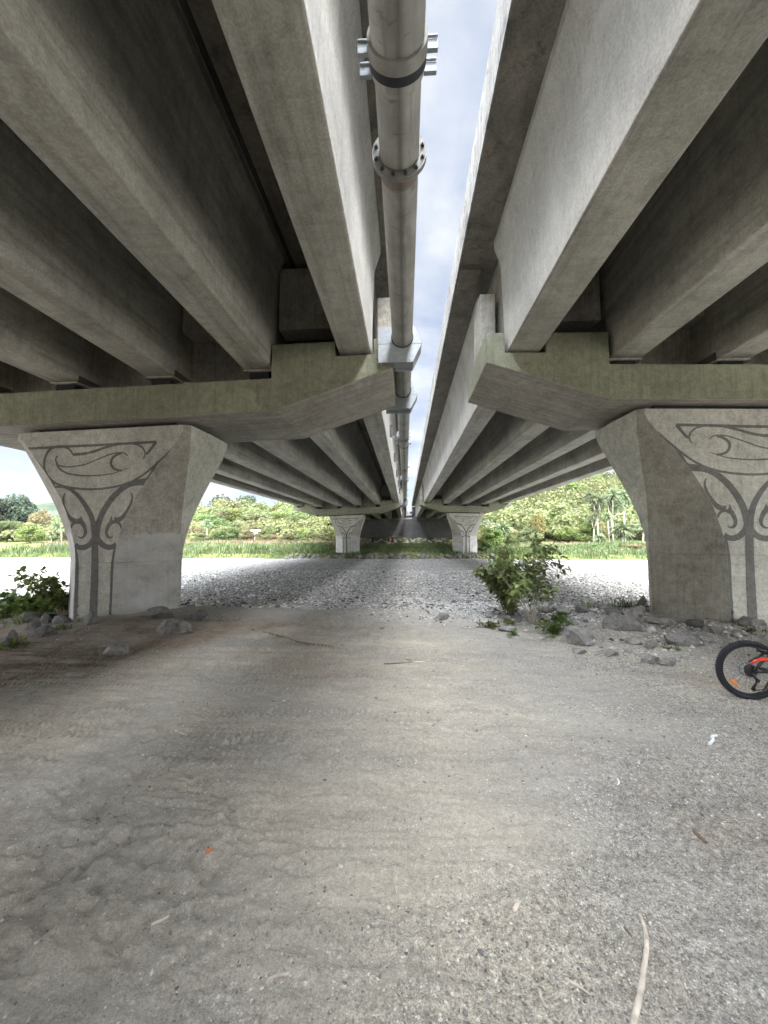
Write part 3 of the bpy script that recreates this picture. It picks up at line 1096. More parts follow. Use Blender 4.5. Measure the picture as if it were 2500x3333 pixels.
def girder_poly(side, cx, bot):
    top = slab_z(side, cx)
    b, t = 0.325, 0.385
    return [(cx - b + 0.025, z_(bot)), (cx + b - 0.025, z_(bot)), (cx + b, z_(bot + 0.025)), (cx + t, z_(top - 0.62)), (cx + t + 0.02, z_(top - 0.50)), (cx + t + 0.13, z_(top - 0.16)), (cx + t + 0.13, z_(top + 0.05)),
            (cx - t - 0.13, z_(top + 0.05)), (cx - t - 0.13, z_(top - 0.16)), (cx - t - 0.02, z_(top - 0.50)), (cx - t, z_(top - 0.62)), (cx - b, z_(bot + 0.025))]


SPANS = [(-21.0, 7.75), (9.55, 42.28), (44.05, 77.3)]
CAPS = [(7.5, 9.8), (42.0, 44.3)]


def make_bridge(side):
    br = empty("road_bridge", (0, 0, 0))
    if side < 0:
        tag(br, "left concrete road bridge with the large pipe bolted along its inner edge", "bridge", "twin road bridges")
        xs = [-1.02, -3.08, -5.23, -7.38, -9.53, -11.62]
        bots = [3.72, 3.50, 3.41, 3.33, 3.26, 3.30]
        inner, outer, sgn = 0.06, -12.95, -1
        cap = [(-0.25, 3.36), (-0.25, 3.97), (-0.63, 3.98), (-0.63, 3.66), (-1.41, 3.64), (-1.41, 3.95), (-2.72, 3.91), (-2.72, 3.21), (-9.98, 2.97), (-9.98, 3.6), (-11.2, 3.56), (-11.2, 3.22), (-12.05, 3.2), (-12.05, 3.5), (-12.4, 3.49), (-12.4, 2.95), (-10.05, 2.24), (-2.62, 2.54)]
        pcx, slope, ptop, joints, mirror = MCX, 0.036, 2.285, (-0.56, -0.62), False
    else:
        tag(br, "right concrete road bridge beyond the strip of open sky", "bridge", "twin road bridges")
        xs = [2.37, 4.40, 6.46, 8.52, 10.62]
        bots = [3.67, 3.55, 3.49, 3.46, 3.50]
        inner, outer, sgn = 1.25, 11.95, 1
        cap = [(1.61, 3.42), (1.61, 4.03), (1.97, 4.02), (1.97, 3.62), (2.77, 3.60), (2.77, 4.00), (3.97, 3.98), (3.97, 3.34), (9.0, 3.20), (9.0, 3.84), (10.2, 3.8), (10.2, 3.43), (11.03, 3.41), (11.03, 3.8), (11.4, 3.79), (11.4, 3.25), (9.05, 2.52), (3.98, 2.65)]
        pcx, slope, ptop, joints, mirror = 6.56, -0.022, 2.48, (-0.37, -0.45), True
    # girders, one mesh each
    for si, (y0, y1) in enumerate(SPANS):
        for cx, bot in zip(xs, bots):
            mb = MB()
            mb.prism_y(girder_poly(side, cx, bot), y0, y1)
            go = mb.build("girder", M["girder"], br, 0.012)
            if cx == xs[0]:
                go.data.materials.append(M["girder_gap_lit"])
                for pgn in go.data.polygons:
                    if pgn.normal.x * sgn < -0.8:  # gap-facing web gets the paler colour that stands in for gap light
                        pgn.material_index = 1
    # deck, with the open joint beside the inner girder on the left bridge
    a, b = min(inner, outer), max(inner, outer)
    bot = [(a, z_(slab_z(side, a) - 0.02))]
    if side < 0:
        for x, d in ((-2.545, 0), (-2.54, 0.22), (-2.455, 0.22), (-2.45, 0)):
            bot.append((x, z_(slab_z(side, x) + d)))
    else:
        bot.append((6.0, z_(slab_z(side, 6.0))))
    bot.append((b, z_(slab_z(side, b) - 0.02)))
    top = [(b, z_(slab_z(side, b) + 0.26)), (a, z_(slab_z(side, a) + 0.26))]
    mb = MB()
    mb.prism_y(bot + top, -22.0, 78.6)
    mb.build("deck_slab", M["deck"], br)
    # thickening of the overhang at the piers
    for (c0, c1) in CAPS:
        mb = MB()
        x0, x1 = (inner + 0.03, inner + 0.46) if side > 0 else (inner - 0.46, inner - 0.03)
        mb.prism_y([(x0, z_(slab_z(side, x0) - 0.14)), (x1, z_(slab_z(side, x1) - 0.14)), (x1, z_(slab_z(side, x1) - 0.005)), (x0, z_(slab_z(side, x0) - 0.005))], (c0 + c1) / 2 - 0.25, (c0 + c1) / 2 + 0.45)
        mb.build("deck_rib", M["deck"], br)
    # parapets in cast lengths
    for xe, dirn in ((inner, sgn), (outer, -sgn)):
        zb = slab_z(side, xe) - 0.06
        y = -20.0
        while y < 78.0:
            mb = MB()
            x1 = xe + dirn * 0.24
            xo = xe - dirn * 0.03
            mb.prism_y([(xo, z_(zb)), (x1, z_(zb + 0.335)), (x1, z_(zb + 0.9)), (xe + dirn * 0.04, z_(zb + 0.95)), (xo, z_(zb + 0.86))] if dirn > 0 else
                       [(xo, z_(zb)), (xo, z_(zb + 0.86)), (xe + dirn * 0.04, z_(zb + 0.95)), (x1, z_(zb + 0.9)), (x1, z_(zb + 0.335))], y, y + 2.48)
            mb.build("parapet", M["fascia"], br)
            y += 2.5
    # headstocks, piers, diaphragms
    for ci, (c0, c1) in enumerate(CAPS):
        cy = (c0 + c1) / 2
        mb = MB()
        mb.prism_y([(x, z_(z)) for x, z in cap], c0, c1)
        ho = mb.build("headstock", M["cap"], br, 0.02)
        ho.data.materials.append(M["soffit"])
        for pgn in ho.data.polygons:
            if pgn.normal.z < -0.5:
                pgn.material_index = 1
        # upstand blocks at both ends
        e = cap[1][0]
        for ex, s2 in ((e, -sgn), (cap[14][0], sgn)):
            mb = MB()
            x0, x1 = sorted((ex - s2 * 0.03, ex - s2 * 0.36))
            mb.box(((x0 + x1) / 2, cy - 0.05, z_(4.52)), (x1 - x0, 0.75, 1.55))
            mb.build("upstand", M["upstand"], ho, 0.015)
        base = -2.3 if ci == 0 else -2.7
        make_pier(pcx, cy, base, ptop, slope, joints[ci], br, mirror, M["pier"])
        # cross beams between girders
        for i in range(len(xs) - 1):
            xa, xb = sorted((xs[i], xs[i + 1]))
            xm = (xa + xb) / 2
            for yy, zb in ((cy - 0.50, 4.45), (cy + 0.50, 4.45)):
                mb = MB()
                x0, x1 = xa + 0.36, xb - 0.36
                zt = slab_z(side, xm)
                mb.prism_y([(x0, z_(zb)), (x1, z_(zb)), (x1, z_(zt - 0.25)), (x0, z_(zt - 0.25))], yy - 0.25, yy + 0.25)
                mb.build("diaphragm", M["diaph"], br, 0.015)
        # seat wall along the middle of the headstock
        x0, x1 = sorted((cap[7][0] + sgn * 0.05, cap[8][0] - sgn * 0.05))
        mb = MB()
        mb.prism_y([(x0, z_(min(cap[7][1], cap[8][1]) - 0.05)), (x1, z_(min(cap[7][1], cap[8][1]) - 0.05)), (x1, z_(4.55)), (x0, z_(4.55))], cy - 0.22, cy + 0.22)
        mb.build("seat_wall", M["diaph"], ho)
        for cx, bt in list(zip(xs, bots))[1:-1]:
            for (ya, yb) in ((c0 + 0.28, c0 + 0.62), (c1 - 0.62, c1 - 0.28)):
                mb = MB()
                zc = np.interp(cx, *zip(*sorted([(cap[7][0], cap[7][1]), (cap[8][0], cap[8][1])])))
                mb.box((cx, (ya + yb) / 2, z_((zc + bt) / 2)), (0.42, yb - ya, bt - zc - 0.02))
                mb.build("bearing_pad", M["bearing"], ho)
                pl = MB()
                pl.box((cx, (ya + yb) / 2, z_(bt + 0.0 - 0.018)), (0.64, yb - ya + 0.1, 0.035))
                pl.build("bearing_plate", M["diaph"], ho)
        # girder continuity blocks over the headstock
        for cx, bt in zip(xs, bots):
            mb = MB()
            zt = slab_z(side, cx)
            mb.prism_y([(cx - 0.3, z_(bt + 0.16)), (cx + 0.3, z_(bt + 0.16)), (cx + 0.3, z_(zt)), (cx - 0.3, z_(zt))], c0 + 0.26, c1 - 0.26)
            mb.build("end_block", M["diaph"], br)
    return br


bridge_l = make_bridge(-1)
bridge_r = make_bridge(1)

# ------------------------------------------------------------------ abutment wall
wl = empty("abutment_wall", (0, 77.6, bz(0, 76.5)), "grey panelled concrete wall closing the far end under both bridges", "wall")
k = 0
x = -12.4
while x < 12.6:
    mb = MB()
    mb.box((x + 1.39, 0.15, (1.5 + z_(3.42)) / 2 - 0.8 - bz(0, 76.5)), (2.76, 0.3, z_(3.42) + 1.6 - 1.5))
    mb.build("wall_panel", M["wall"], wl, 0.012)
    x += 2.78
mb = MB()
mb.box((0, 1.0, z_(3.44) - bz(0, 76.5)), (25.4, 2.0, 0.10))
mb.build("wall_cap", M["diaph"], wl)
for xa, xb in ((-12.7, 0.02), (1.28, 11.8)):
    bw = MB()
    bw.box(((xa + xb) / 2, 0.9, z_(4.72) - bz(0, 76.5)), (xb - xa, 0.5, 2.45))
    bw.build("back_wall", M["wall"], wl, 0.02)
mb = MB()
mb.box((0.65, 2.6, z_(4.3) - bz(0, 76.5)), (1.4, 2.2, 1.6))
mb.build("end_block", M["fascia"], wl, 0.03)

na = empty("abutment_wall", (0, -21.5, 2.0), "plain unseen wall added behind the camera to block light from the near end", "wall")  # out-of-view wall, put in to block light from behind
mb = MB()
mb.box((0, -0.3, 2.0), (27.0, 0.6, 7.2))
mb.build("wall_panel", M["wall"], na, 0.02)

# ------------------------------------------------------------------ PIPE
PX, PZ = -0.05, z_(3.87)
pipe = empty("water_pipe", (PX, 0, PZ), "long weathered grey pipe hung in the gap beside the left bridge", "pipe")
joints_y = [3.68 + 10.93 * i for i in range(7)]
rN, rF = 0.212, 0.198


def rel(mb):
    mb.v = [(a - PX, b, c - PZ) for a, b, c in mb.v]
    return mb


mb = MB()
mb.lathe_y([(-4, rN), (2.74, rN), (2.74, rN + 0.002)], PX, PZ, 40)
rel(mb).build("pipe_length", M["pipe"], pipe)
mb = MB()
mb.lathe_y([(2.735, rN), (2.735, rN + 0.026), (2.835, rN + 0.026), (2.835, rN)], PX, PZ, 40)
rel(mb).build("coupling_sleeve", simple("grey_coupling", (0.22, 0.215, 0.195), 0.6, var=0.2), pipe)
mb = MB()
mb.lathe_y([(2.835, rN), (2.835, rN + 0.024), (2.91, rN + 0.020), (2.91, rN)], PX, PZ, 40)
rel(mb).build("rubber_collar", M["rubber"], pipe)
y = 2.91
first = True
for jy in joints_y:
    mb = MB()
    if first:
        mb.lathe_y([(2.905, rN + 0.008), (2.97, rN + 0.006), (3.02, rF), (jy - 0.03, rF)], PX, PZ, 40)
    else:
        mb.lathe_y([(y + 0.03, rF), (jy - 0.03, rF)], PX, PZ, 40)
    rel(mb).build("pipe_length", M["pipe"], pipe)
    first = False
    y = jy
mb = MB()
mb.lathe_y([(y + 0.03, rF), (76.2, rF)], PX, PZ, 32)
rel(mb).build("pipe_length", M["pipe"], pipe)
lug = None
for yy in (2.83, 2.98):
    for s in (-1, 1):
        mb = MB()
        mb.box((PX + s * (rN + 0.055), yy, PZ + 0.01), (0.105, 0.035, 0.085))
        mb.box((PX + s * (rN + 0.055), yy - 0.028, PZ + 0.058), (0.10, 0.02, 0.016))
        rel(mb).build("coupling_lug", M["galv"], pipe, 0.004)
for ji, jy in enumerate(joints_y[:6]):
    fo = None
    for s in (-1, 1):
        mb = MB()
        mb.lathe_y([(jy + s * 0.002, rF - 0.01), (jy + s * 0.002, 0.278), (jy + s * 0.026, 0.278), (jy + s * 0.026, rF - 0.01)], PX, PZ, 48)
        fo = rel(mb).build("flange", M["steel"] if ji else simple("flange_metal", (0.20, 0.195, 0.18), 0.6, 0.3), pipe)
        if s < 0 and ji < 3:
            for k in range(12):
                a = 2 * math.pi * (k + 0.5) / 12
                b = MB()
                c = Vector((PX + 0.242 * math.cos(a), jy, PZ + 0.242 * math.sin(a)))
                b.tube([c + Vector((0, -0.062, 0)), c + Vector((0, 0.058, 0))], 0.011, 6, smooth=False)
                b.tube([c + Vector((0, -0.047, 0)), c + Vector((0, -0.027, 0))], 0.02, 6, smooth=False)
                b.tube([c + Vector((0, 0.027, 0)), c + Vector((0, 0.047, 0))], 0.02, 6, smooth=False)
                rel(b).build("bolt", M["dark_steel"], fo)
# bends at the far end
mb = MB()
pts = [(PX, 75.9, PZ), (PX, 76.3, PZ - 0.02), (PX + 0.15, 76.55, PZ - 0.03), (PX + 0.5, 76.6, PZ), (PX + 1.0, 76.6, PZ + 0.02), (PX + 1.3, 76.6, PZ + 0.06), (PX + 1.5, 76.6, PZ + 0.25), (PX + 1.52, 76.62, PZ + 0.6), (PX + 1.45, 76.8, PZ + 0.8), (PX + 1.1, 77.3, PZ + 0.85)]
mb.tube(pts, 0.23, 16)
rel(mb).build("pipe_bend", M["rubber"], pipe)


# saddles bolted to the ends of the left headstocks
def make_saddle(y, label):
    e = empty("pipe_saddle", (PX, y, PZ), label, "pipe bracket", "galvanised pipe saddles")
    poly = [(-0.47, -0.50), (0.20, -0.50), (0.38, -0.13), (0.24, 0.22), (-0.47, 0.22)]
    fr = (Vector((0, 0, 0)), Vector((1, 0, 0)), Vector((0, 0, 1)), Vector((0, 1, 0)))
    low = [(-0.47, -0.50), (0.20, -0.50), (0.38, -0.134), (-0.47, -0.134)]
    high = [(-0.47, -0.128), (0.38, -0.128), (0.24, 0.22), (-0.47, 0.22)]
    for nm, pl in (("lower_plate", low), ("upper_plate", high)):
        mb = MB()
        mb.prism(pl, 0.0, 0.022, fr)
        mb.build(nm, M["galv"], e, 0.003)
    mb = MB()
    mb.prism(poly, 0.40, 0.42, fr)
    mb.build("back_plate", M["galv"], e, 0.003)
    mb = MB()
    mb.box((-0.135, 0.21, -0.43), (0.66, 0.40, 0.018))
    mb.build("bottom_plate", M["galv"], e)
    for x in (-0.42, -0.12, 0.17):
        mb = MB()
        mb.box((x, 0.21, -0.465), (0.018, 0.38, 0.055))
        mb.box((x, 0.21, -0.31), (0.018, 0.38, 0.22))
        mb.build("stiffener", M["galv"], e)
    mb = MB()
    mb.prism([(0.205, -0.49), (0.375, -0.13), (0.235, 0.21), (0.218, 0.21), (0.357, -0.13), (0.19, -0.48)], 0.023, 0.399, fr)
    mb.build("edge_plate", M["galv"], e)
    mb = MB()
    mb.lathe_y([(-0.01, rF + 0.002), (-0.01, rF + 0.02), (0.06, rF + 0.02), (0.06, rF)], 0, 0, 40)
    mb.build("seal_ring", M["rubber"], e)
    return e


for y, lb in ((7.28, "nearest galvanised pipe saddle, on the front of the near left headstock"), (10.0, "second galvanised pipe saddle, just behind the near left headstock"),
              (41.8, "small pipe saddle on the front of the far left headstock"), (44.5, "small pipe saddle behind the far left headstock")):
    make_saddle(y, lb)


# hangers: plate on the inner girder, arm, collar round the pipe
def make_hanger():
    e = empty("pipe_hanger", (0, 0, 0))
    mb = MB()
    mb.box((-0.60, -0.04, z_(4.42)), (0.10, 0.09, 0.52))
    mb.build("fixing_plate", M["galv_dark"], e, 0.004)
    mb = MB()
    mb.tube([(-0.56, 0.0, z_(4.2)), (-0.48, 0.0, z_(4.17)), (PX - rF - 0.03, 0.02, PZ + 0.03)], [0.035, 0.022, 0.018], 8)
    mb.build("arm", M["steel"], e)
    mb = MB()
    mb.lathe_y([(-0.035, rF), (-0.035, rF + 0.014), (0.035, rF + 0.014), (0.035, rF)], PX, PZ, 36)
    for s in (-1, 1):
        mb.box((PX + s * (rF + 0.05), 0, PZ), (0.09, 0.05, 0.03))
        mb.box((PX + s * (rF + 0.075), 0, PZ), (0.03, 0.03, 0.085))
    mb.build("collar", M["dark_steel"], e)
    return e


hang = make_hanger()
ords = ["nearest", "second", "third", "fourth", "fifth", "sixth", "seventh", "eighth", "ninth"]
for i, y in enumerate([16.0, 21.45, 26.9, 32.35, 37.8, 49.0, 54.5, 60.0, 65.5]):
    h = hang if i == 0 else copy_tree(hang)
    h.location = (0, y, 0)
    tag(h, "%s pipe hanger from the camera, dark plate with a thin arm to the pipe" % ords[i], "pipe hanger", "pipe hangers along the girder")

# second pipe under the outer edge of the left bridge
sp = empty("service_pipe", (-10.55, 26, z_(3.75)), "banded grey service pipe slung under the outer left deck", "pipe")
mb = MB()
mb.lathe_y([(-36, 0.17), (50, 0.17)], 0, 0, 24)
mb.build("pipe_length", M["pipe"], sp)
band = None
for y in np.arange(-16, 17, 1.9):
    if band is None:
        mb = MB()
        mb.lathe_y([(-0.09, 0.17), (-0.09, 0.2), (0.09, 0.2), (0.09, 0.17)], 0, 0, 24)
        band = mb.build("pipe_band", M["dark_steel"], sp)
        b = band
    else:
        b = band.copy()
        COL.objects.link(b)
        b.parent = sp
    b.location = (0, y, 0)
# drain pipes along both outer edges
for x, z, lb in ((-13.08, 4.45, "thin dark drain pipe along the outer edge of the left bridge"), (12.1, 4.75, "thin dark drain pipe along the outer edge of the right bridge")):
    dp = empty("drain_pipe", (x, 26, z_(z)), lb, "pipe")
    mb = MB()
    mb.tube([(0, -30, 0), (0, 50, 0)], 0.09, 12)
    mb.build("pipe_length", M["galv_dark"], dp)
    for i, y in enumerate(np.arange(-15, 18, 3.0)):
        mb = MB()
        s = 1 if x < 0 else -1
        mb.box((s * 0.14, y, 0.12), (0.28, 0.05, 0.05))
        mb.box((s * 0.25, y, 0.55), (0.05, 0.06, 1.0))
        mb.build("pipe_strap", M["galv_dark"], dp)


# ------------------------------------------------------------------ ROCKS
def rock_mesh(seed, angular=True, sub=3):
    r = random.Random(seed)
    bm = bmesh.new()
    bmesh.ops.create_icosphere(bm, subdivisions=sub, radius=1.0)
    planes = [(Vector((r.gauss(0, 1), r.gauss(0, 1), r.gauss(0, 0.8))).normalized(), r.uniform(0.42, 0.74)) for _ in range(12 if angular else 5)]
    for v in bm.verts:
        c = v.co.copy()
        for nrm, d in planes:
            q = c.dot(nrm)
            if q > d:
                c -= nrm * (q - d) * 0.94
        k = 1 + 0.05 * math.sin(c.x * 7 + seed) * math.sin(c.y * 6 + 2) + 0.035 * math.sin(c.z * 13 + c.x * 9)
        v.co = c * k
    me = bpy.data.meshes.new("rock")
    bm.to_mesh(me)
    bm.free()
    if not angular:
        me.polygons.foreach_set("use_smooth", [True] * len(me.polygons))
    return me


ROCKS = [rock_mesh(s) for s in (1, 2, 3, 4, 5, 6)]
ROCKS_R = [rock_mesh(s, False, 2) for s in (11, 12, 13, 14, 15)]


def rock(u, v, wpx, hpx, label, k=0, mat="stone", rot=None, dep=0.8, sink=0.38, z0=None):
    """rock whose foot shows at pixel (u, v)"""
    p = at_z(u, v, 0.0)
    for _ in range(4):
        p = at_z(u, v, gz(p.x, p.y) if z0 is None else z0)
    me = ROCKS[k].copy()
    me.materials.append(M[mat])
    o = link("rock", me)
    dist = (p - Vector((0, 0, EYE))).length
    dc = p.y * math.cos(YAW) - p.x * math.sin(YAW)
    w = wpx / F * dc / 2 / 0.74
    h = hpx / F * dc / 2 / 0.70 * 1.12
    o.scale = (w, w * dep, h)
    o.rotation_euler = rot or (rnd.uniform(-0.2, 0.2), rnd.uniform(-0.2, 0.2), rnd.uniform(-0.5, 0.5))
    o.location = (p.x, p.y + w * dep * 0.55, p.z + h * (0.62 - sink))
    return tag(o, label, "rock", "loose rocks by the piers")


rock(560, 2066, 92, 54, "blocky grey rock in front of the left pier's inner foot", 0)
rock(505, 2014, 86, 34, "long dark rock against the front foot of the left pier", 1, "dark_stone")
rock(282, 2034, 52, 44, "pointed dark rock at the outer front corner of the left pier", 2, "dark_stone")
rock(623, 2022, 68, 36, "dark rounded rock just right of the left pier's foot", 3, "dark_stone")
rock(668, 2020, 30, 20, "first small grey stone right of the left pier's dark rock", 4)
rock(708, 2022, 46, 22, "middle stone of the row trailing right of the left pier", 5)
rock(752, 2024, 52, 18, "flat pale stone at the end of the row right of the left pier", 2)
rock(366, 2135, 92, 52, "half buried brown grey rock in the slope before the left pier", 4, sink=0.5)
rock(92, 2048, 56, 36, "pale topped rock in the hollow left of the left pier", 5, "dark_stone", sink=0.42)
rock(134, 2072, 58, 34, "grey rock lowest in the hollow left of the left pier", 1, "dark_stone", sink=0.42)
rock(140, 2032, 36, 40, "upright stone in the hollow beside the left pier", 2, "dark_stone", sink=0.42)
rock(34, 2030, 100, 46, "large brown rock under the leafy bush on the left", 3, "dark_stone", sink=0.62)
rock(190, 2030, 60, 34, "flat dark slab touching the left pier's outer side", 0, "dark_stone", sink=0.62)
rock(14, 2106, 60, 52, "dark mossy rock cut off by the left picture edge", 5, "dark_stone")
rock(1890, 2100, 92, 54, "slanting striped rock in front of the bush", 1, rot=(0.1, 0.35, 0.3))
rock(2052, 2058, 100, 56, "big pale boulder at the right pier's inner front foot", 0)
rock(2226, 2108, 96, 64, "angular grey rock with one bright face near the bicycle", 3, rot=(0.1, 0.4, -0.3))
rock(2005, 2008, 56, 36, "dark rock beside the grass clump at the right pier", 4, "dark_stone")
rock(2078, 2012, 70, 44, "pale streaked rock behind the big boulder at the right pier", 2)
rock(2100, 1976, 36, 36, "dark rock tucked behind the right pier's inner corner", 5, "dark_stone")
rock(2280, 2046, 56, 26, "dark rock against the middle of the right pier's shaded face", 1, "dark_stone")
rock(2170, 2034, 76, 24, "low flat rock at the foot of the right pier's shaded face", 2)
rock(2342, 2060, 44, 24, "small rounded rock under the right pier's front corner", 4)
rock(2470, 2044, 70, 34, "wide dark rock at the right pier's front face by the picture edge", 0, "dark_stone")
rock(2076, 2100, 58, 22, "flat grey rock between the boulder and the bright faced rock", 5)
rock(2126, 2112, 46, 24, "small grey rock just left of the bright faced rock", 3)
rock(2130, 2165, 60, 32, "mossy square stone low on the stony shoulder", 0)
rock(2178, 2166, 66, 24, "pale flat stone right of the mossy square stone", 2)
rock(1895, 2128, 54, 18, "flat pale stone below the slanting striped rock", 4)
rock(1990, 2138, 90, 14, "long flat stone set level in the track", 5, sink=0.4)
rock(1660, 2058, 64, 16, "flat mossy stone among weeds before the bush", 1)
rock(1432, 2020, 50, 22, "lone flat pale stone between track and river gravel", 3)
rock(1790, 1996, 56, 24, "grey rock at the foot of the bush, right side", 2)
rock(1845, 2000, 64, 26, "brown stone behind the bush toward the right pier", 4)
rock(1900, 1995, 50, 22, "small dark stone midway from bush to right pier", 1, "dark_stone")

# riprap along the far edge of the river and under the far wall
rr = random.Random(31)
nr = 0


def put_boulder(x, y, z, s, mats, label, group):
    me_i = rr.randrange(5)
    key = (me_i, mats)
    if key not in RB:
        me = ROCKS_R[me_i].copy()
        me.materials.append(M[mats])
        RB[key] = me
    o = link("boulder", RB[key])
    o.location = (x, y, z)
    o.scale = (s * rr.uniform(0.8, 1.4), s * rr.uniform(0.7, 1.1), s * rr.uniform(0.6, 0.95))
    o.rotation_euler = (rr.uniform(-0.4, 0.4), rr.uniform(-0.4, 0.4), rr.random() * 6.28)
    return tag(o, label, "boulder", group)


RB = {}
for i in range(175):
    x = rr.uniform(-12.5, 11.0)
    if rr.random() < 0.3:
        x = rr.uniform(-7, 9)
    row = rr.random()
    y = 39.75 + 1.15 * row
    put_boulder(x, y, bz(x, y) + 0.04 + 0.12 * rr.random(), rr.uniform(0.14, 0.29), "riprap" if rr.random() < 0.55 else "dark_stone", "grey boulder in the riprap edging the far side of the river", "riprap along the far river edge")
for i in range(124):
    x = rr.uniform(-11.5, 12)
    t = rr.random()
    y = 68.5 + 8.6 * t
    put_boulder(x, y, bz(x, y) + 0.05, rr.uniform(0.16, 0.36), "pale_rock", "pale boulder on the slope at the foot of the far wall", "pale boulders under the wall")


# ------------------------------------------------------------------ STICKS AND LITTER
def stick(pts_px, r0, r1, mat, label, name="stick", cat="stick", lift=0.5, wig=0.0):
    P = []
    for (u, v) in pts_px:
        p = at_z(u, v, 0.0)
        for _ in range(3):
            p = at_z(u, v, gz(p.x, p.y))
        P.append(p + Vector((0, 0, r0 * lift)))
    P = [Vector(q) for q in P]
    sm = []
    for i in range(len(P) - 1):
        for k in range(4):
            t = k / 4
            p0, p1, p2, p3 = P[max(i - 1, 0)], P[i], P[i + 1], P[min(i + 2, len(P) - 1)]
            sm.append(0.5 * ((2 * p1) + (p2 - p0) * t + (2 * p0 - 5 * p1 + 4 * p2 - p3) * t * t + (3 * p1 - p0 - 3 * p2 + p3) * t ** 3))
    sm.append(P[-1])
    n = len(sm)
    mb = MB()
    rad = [(r0 + (r1 - r0) * i / (n - 1)) * (1 + 0.12 * math.sin(i * 2.3)) for i in range(n)]
    mb.tube(sm, rad, 9)
    o = mb.build(name, M[mat])
    return tag(o, label, cat, "sticks and twigs on the track")


stick([(2082, 2980), (2100, 3030), (2105, 3090), (2096, 3160), (2084, 3240), (2064, 3330), (2050, 3400)], 0.008, 0.0125, "wood", "long curved pale driftwood stick, the biggest on the track")
stick([(2258, 2706), (2278, 2726), (2300, 2746)], 0.010, 0.008, "dark_wood", "short thick dark stick above the driftwood")
stick([(2160, 3020), (2178, 3042), (2194, 3064)], 0.005, 0.003, "wood", "thin white splinter just right of the driftwood")
stick([(2030, 3020), (2044, 3034), (2056, 3050)], 0.004, 0.003, "dark_wood", "thin dark twig just left of the driftwood's tip")
stick([(1838, 3186), (1880, 3210), (1922, 3240)], 0.005, 0.003, "wood", "straight tan twig lying left of the driftwood")
stick([(1756, 3228), (1766, 3260), (1782, 3284)], 0.006, 0.004, "wood", "short pale twig near the bottom centre right")
stick([(870, 3192), (905, 3178), (940, 3172)], 0.006, 0.005, "wood", "pale stub of wood at the bottom left of centre")
stick([(492, 3012), (520, 3000), (550, 2984)], 0.006, 0.005, "wood", "pale bent twig in the sand on the left")
stick([(1340, 2155), (1370, 2156), (1406, 2148)], 0.014, 0.008, "wood", "pale forked branch lying where track meets gravel")
stick([(1250, 2162), (1300, 2160), (1345, 2155), (1320, 2146)], 0.010, 0.005, "dark_wood", "dark thin branch trailing left from the forked branch")
stick([(570, 2380), (590, 2388), (606, 2394)], 0.009, 0.006, "wood", "short tan twig among the tyre tracks")
stick([(820, 2050), (900, 2068), (980, 2092), (1060, 2102), (1100, 2110)], 0.013, 0.008, "twig", "long dark root lying along the sandy mound")
stick([(1700, 2370), (1712, 2376), (1728, 2366)], 0.005, 0.003, "wood", "tiny tan twig in the middle of the track")
stick([(2010, 2536), (2016, 2548), (2010, 2556)], 0.005, 0.004, "white", "small white peg of wood on the brown earth")
stick([(1290, 2850), (1286, 2880), (1292, 2910)], 0.003, 0.002, "wood", "pale hair-thin curved stem left of centre")
stick([(2310, 2424), (2322, 2410), (2318, 2400), (2334, 2396)], 0.011, 0.010, "white", "twisted scrap of white plastic on the track", "plastic_scrap", "litter")
# flat chip of wood and a brick chip


def chip(u, v, size, mat, name, label, cat, rz):
    p = at_z(u, v, 0.0)
    p = at_z(u, v, gz(p.x, p.y))
    sx, sy, sz = size
    pl = [(-sx, -sy * 0.5), (-sx * 0.6, -sy), (sx * 0.2, -sy * 0.7), (sx, -sy * 0.3), (sx * 0.9, sy * 0.5), (sx * 0.1, sy), (-sx * 0.7, sy * 0.6)]
    mb = MB()
    mb.prism(pl, 0, sz, (Vector((0, 0, 0)), Vector((1, 0, 0)), Vector((0, 1, 0)), Vector((0, 0, 1))))
    o = mb.build(name, M[mat], None, sz * 0.25)
    o.location = p
    o.rotation_euler = (0.08, -0.06, rz)
    return tag(o, label, cat)


chip(1682, 2953, (0.036, 0.011, 0.010), "wood", "wood_chip", "flat pale splinter of wood right of centre in the foreground", "wood chip", 0.75)
chip(680, 2772, (0.021, 0.014, 0.012), "brick", "brick_chip", "small orange chip of brick on the grey sand", "brick chip", 0.6)


# ------------------------------------------------------------------ PLANTS NEAR
def leaf_shape(mb, base, d, up, L, W, fold=0.25, droop=0.25, lobed=False):
    d = d.normalized()
    s = d.cross(up)
    if s.length < 1e-4:
        s = d.orthogonal()
    s.normalize()
    nrm = s.cross(d).normalized()
    rows = [(0.0, 0.05), (0.25, 0.75), (0.5, 1.0), (0.78, 0.7), (1.0, 0.04)] if not lobed else [(0.0, 0.1), (0.18, 0.9), (0.42, 0.8), (0.6, 1.0), (0.8, 0.55), (1.0, 0.04)]
    vs = []
    for t, w in rows:
        c = base + d * (L * t) - nrm * (droop * L * t * t)
        vs += [c + s * (W * w / 2) + nrm * (fold * W * w / 2), c, c - s * (W * w / 2) + nrm * (fold * W * w / 2)]
    fs = []
    for i in range(len(rows) - 1):
        for k in (0, 1):
            a = i * 3 + k
            fs.append((a, a + 1, a + 4, a + 3))
    mb.add(vs, fs, True)


def make_stem(r, start, d, L, bend, n=9, grav=0.0):
    pts = [Vector(start)]
    d = d.normalized()
    for i in range(n):
        d = (d + Vector((r.gauss(0, bend), r.gauss(0, bend), r.gauss(0, bend) - grav)) * 0.5).normalized()
        pts.append(pts[-1] + d * (L / n))
    return pts


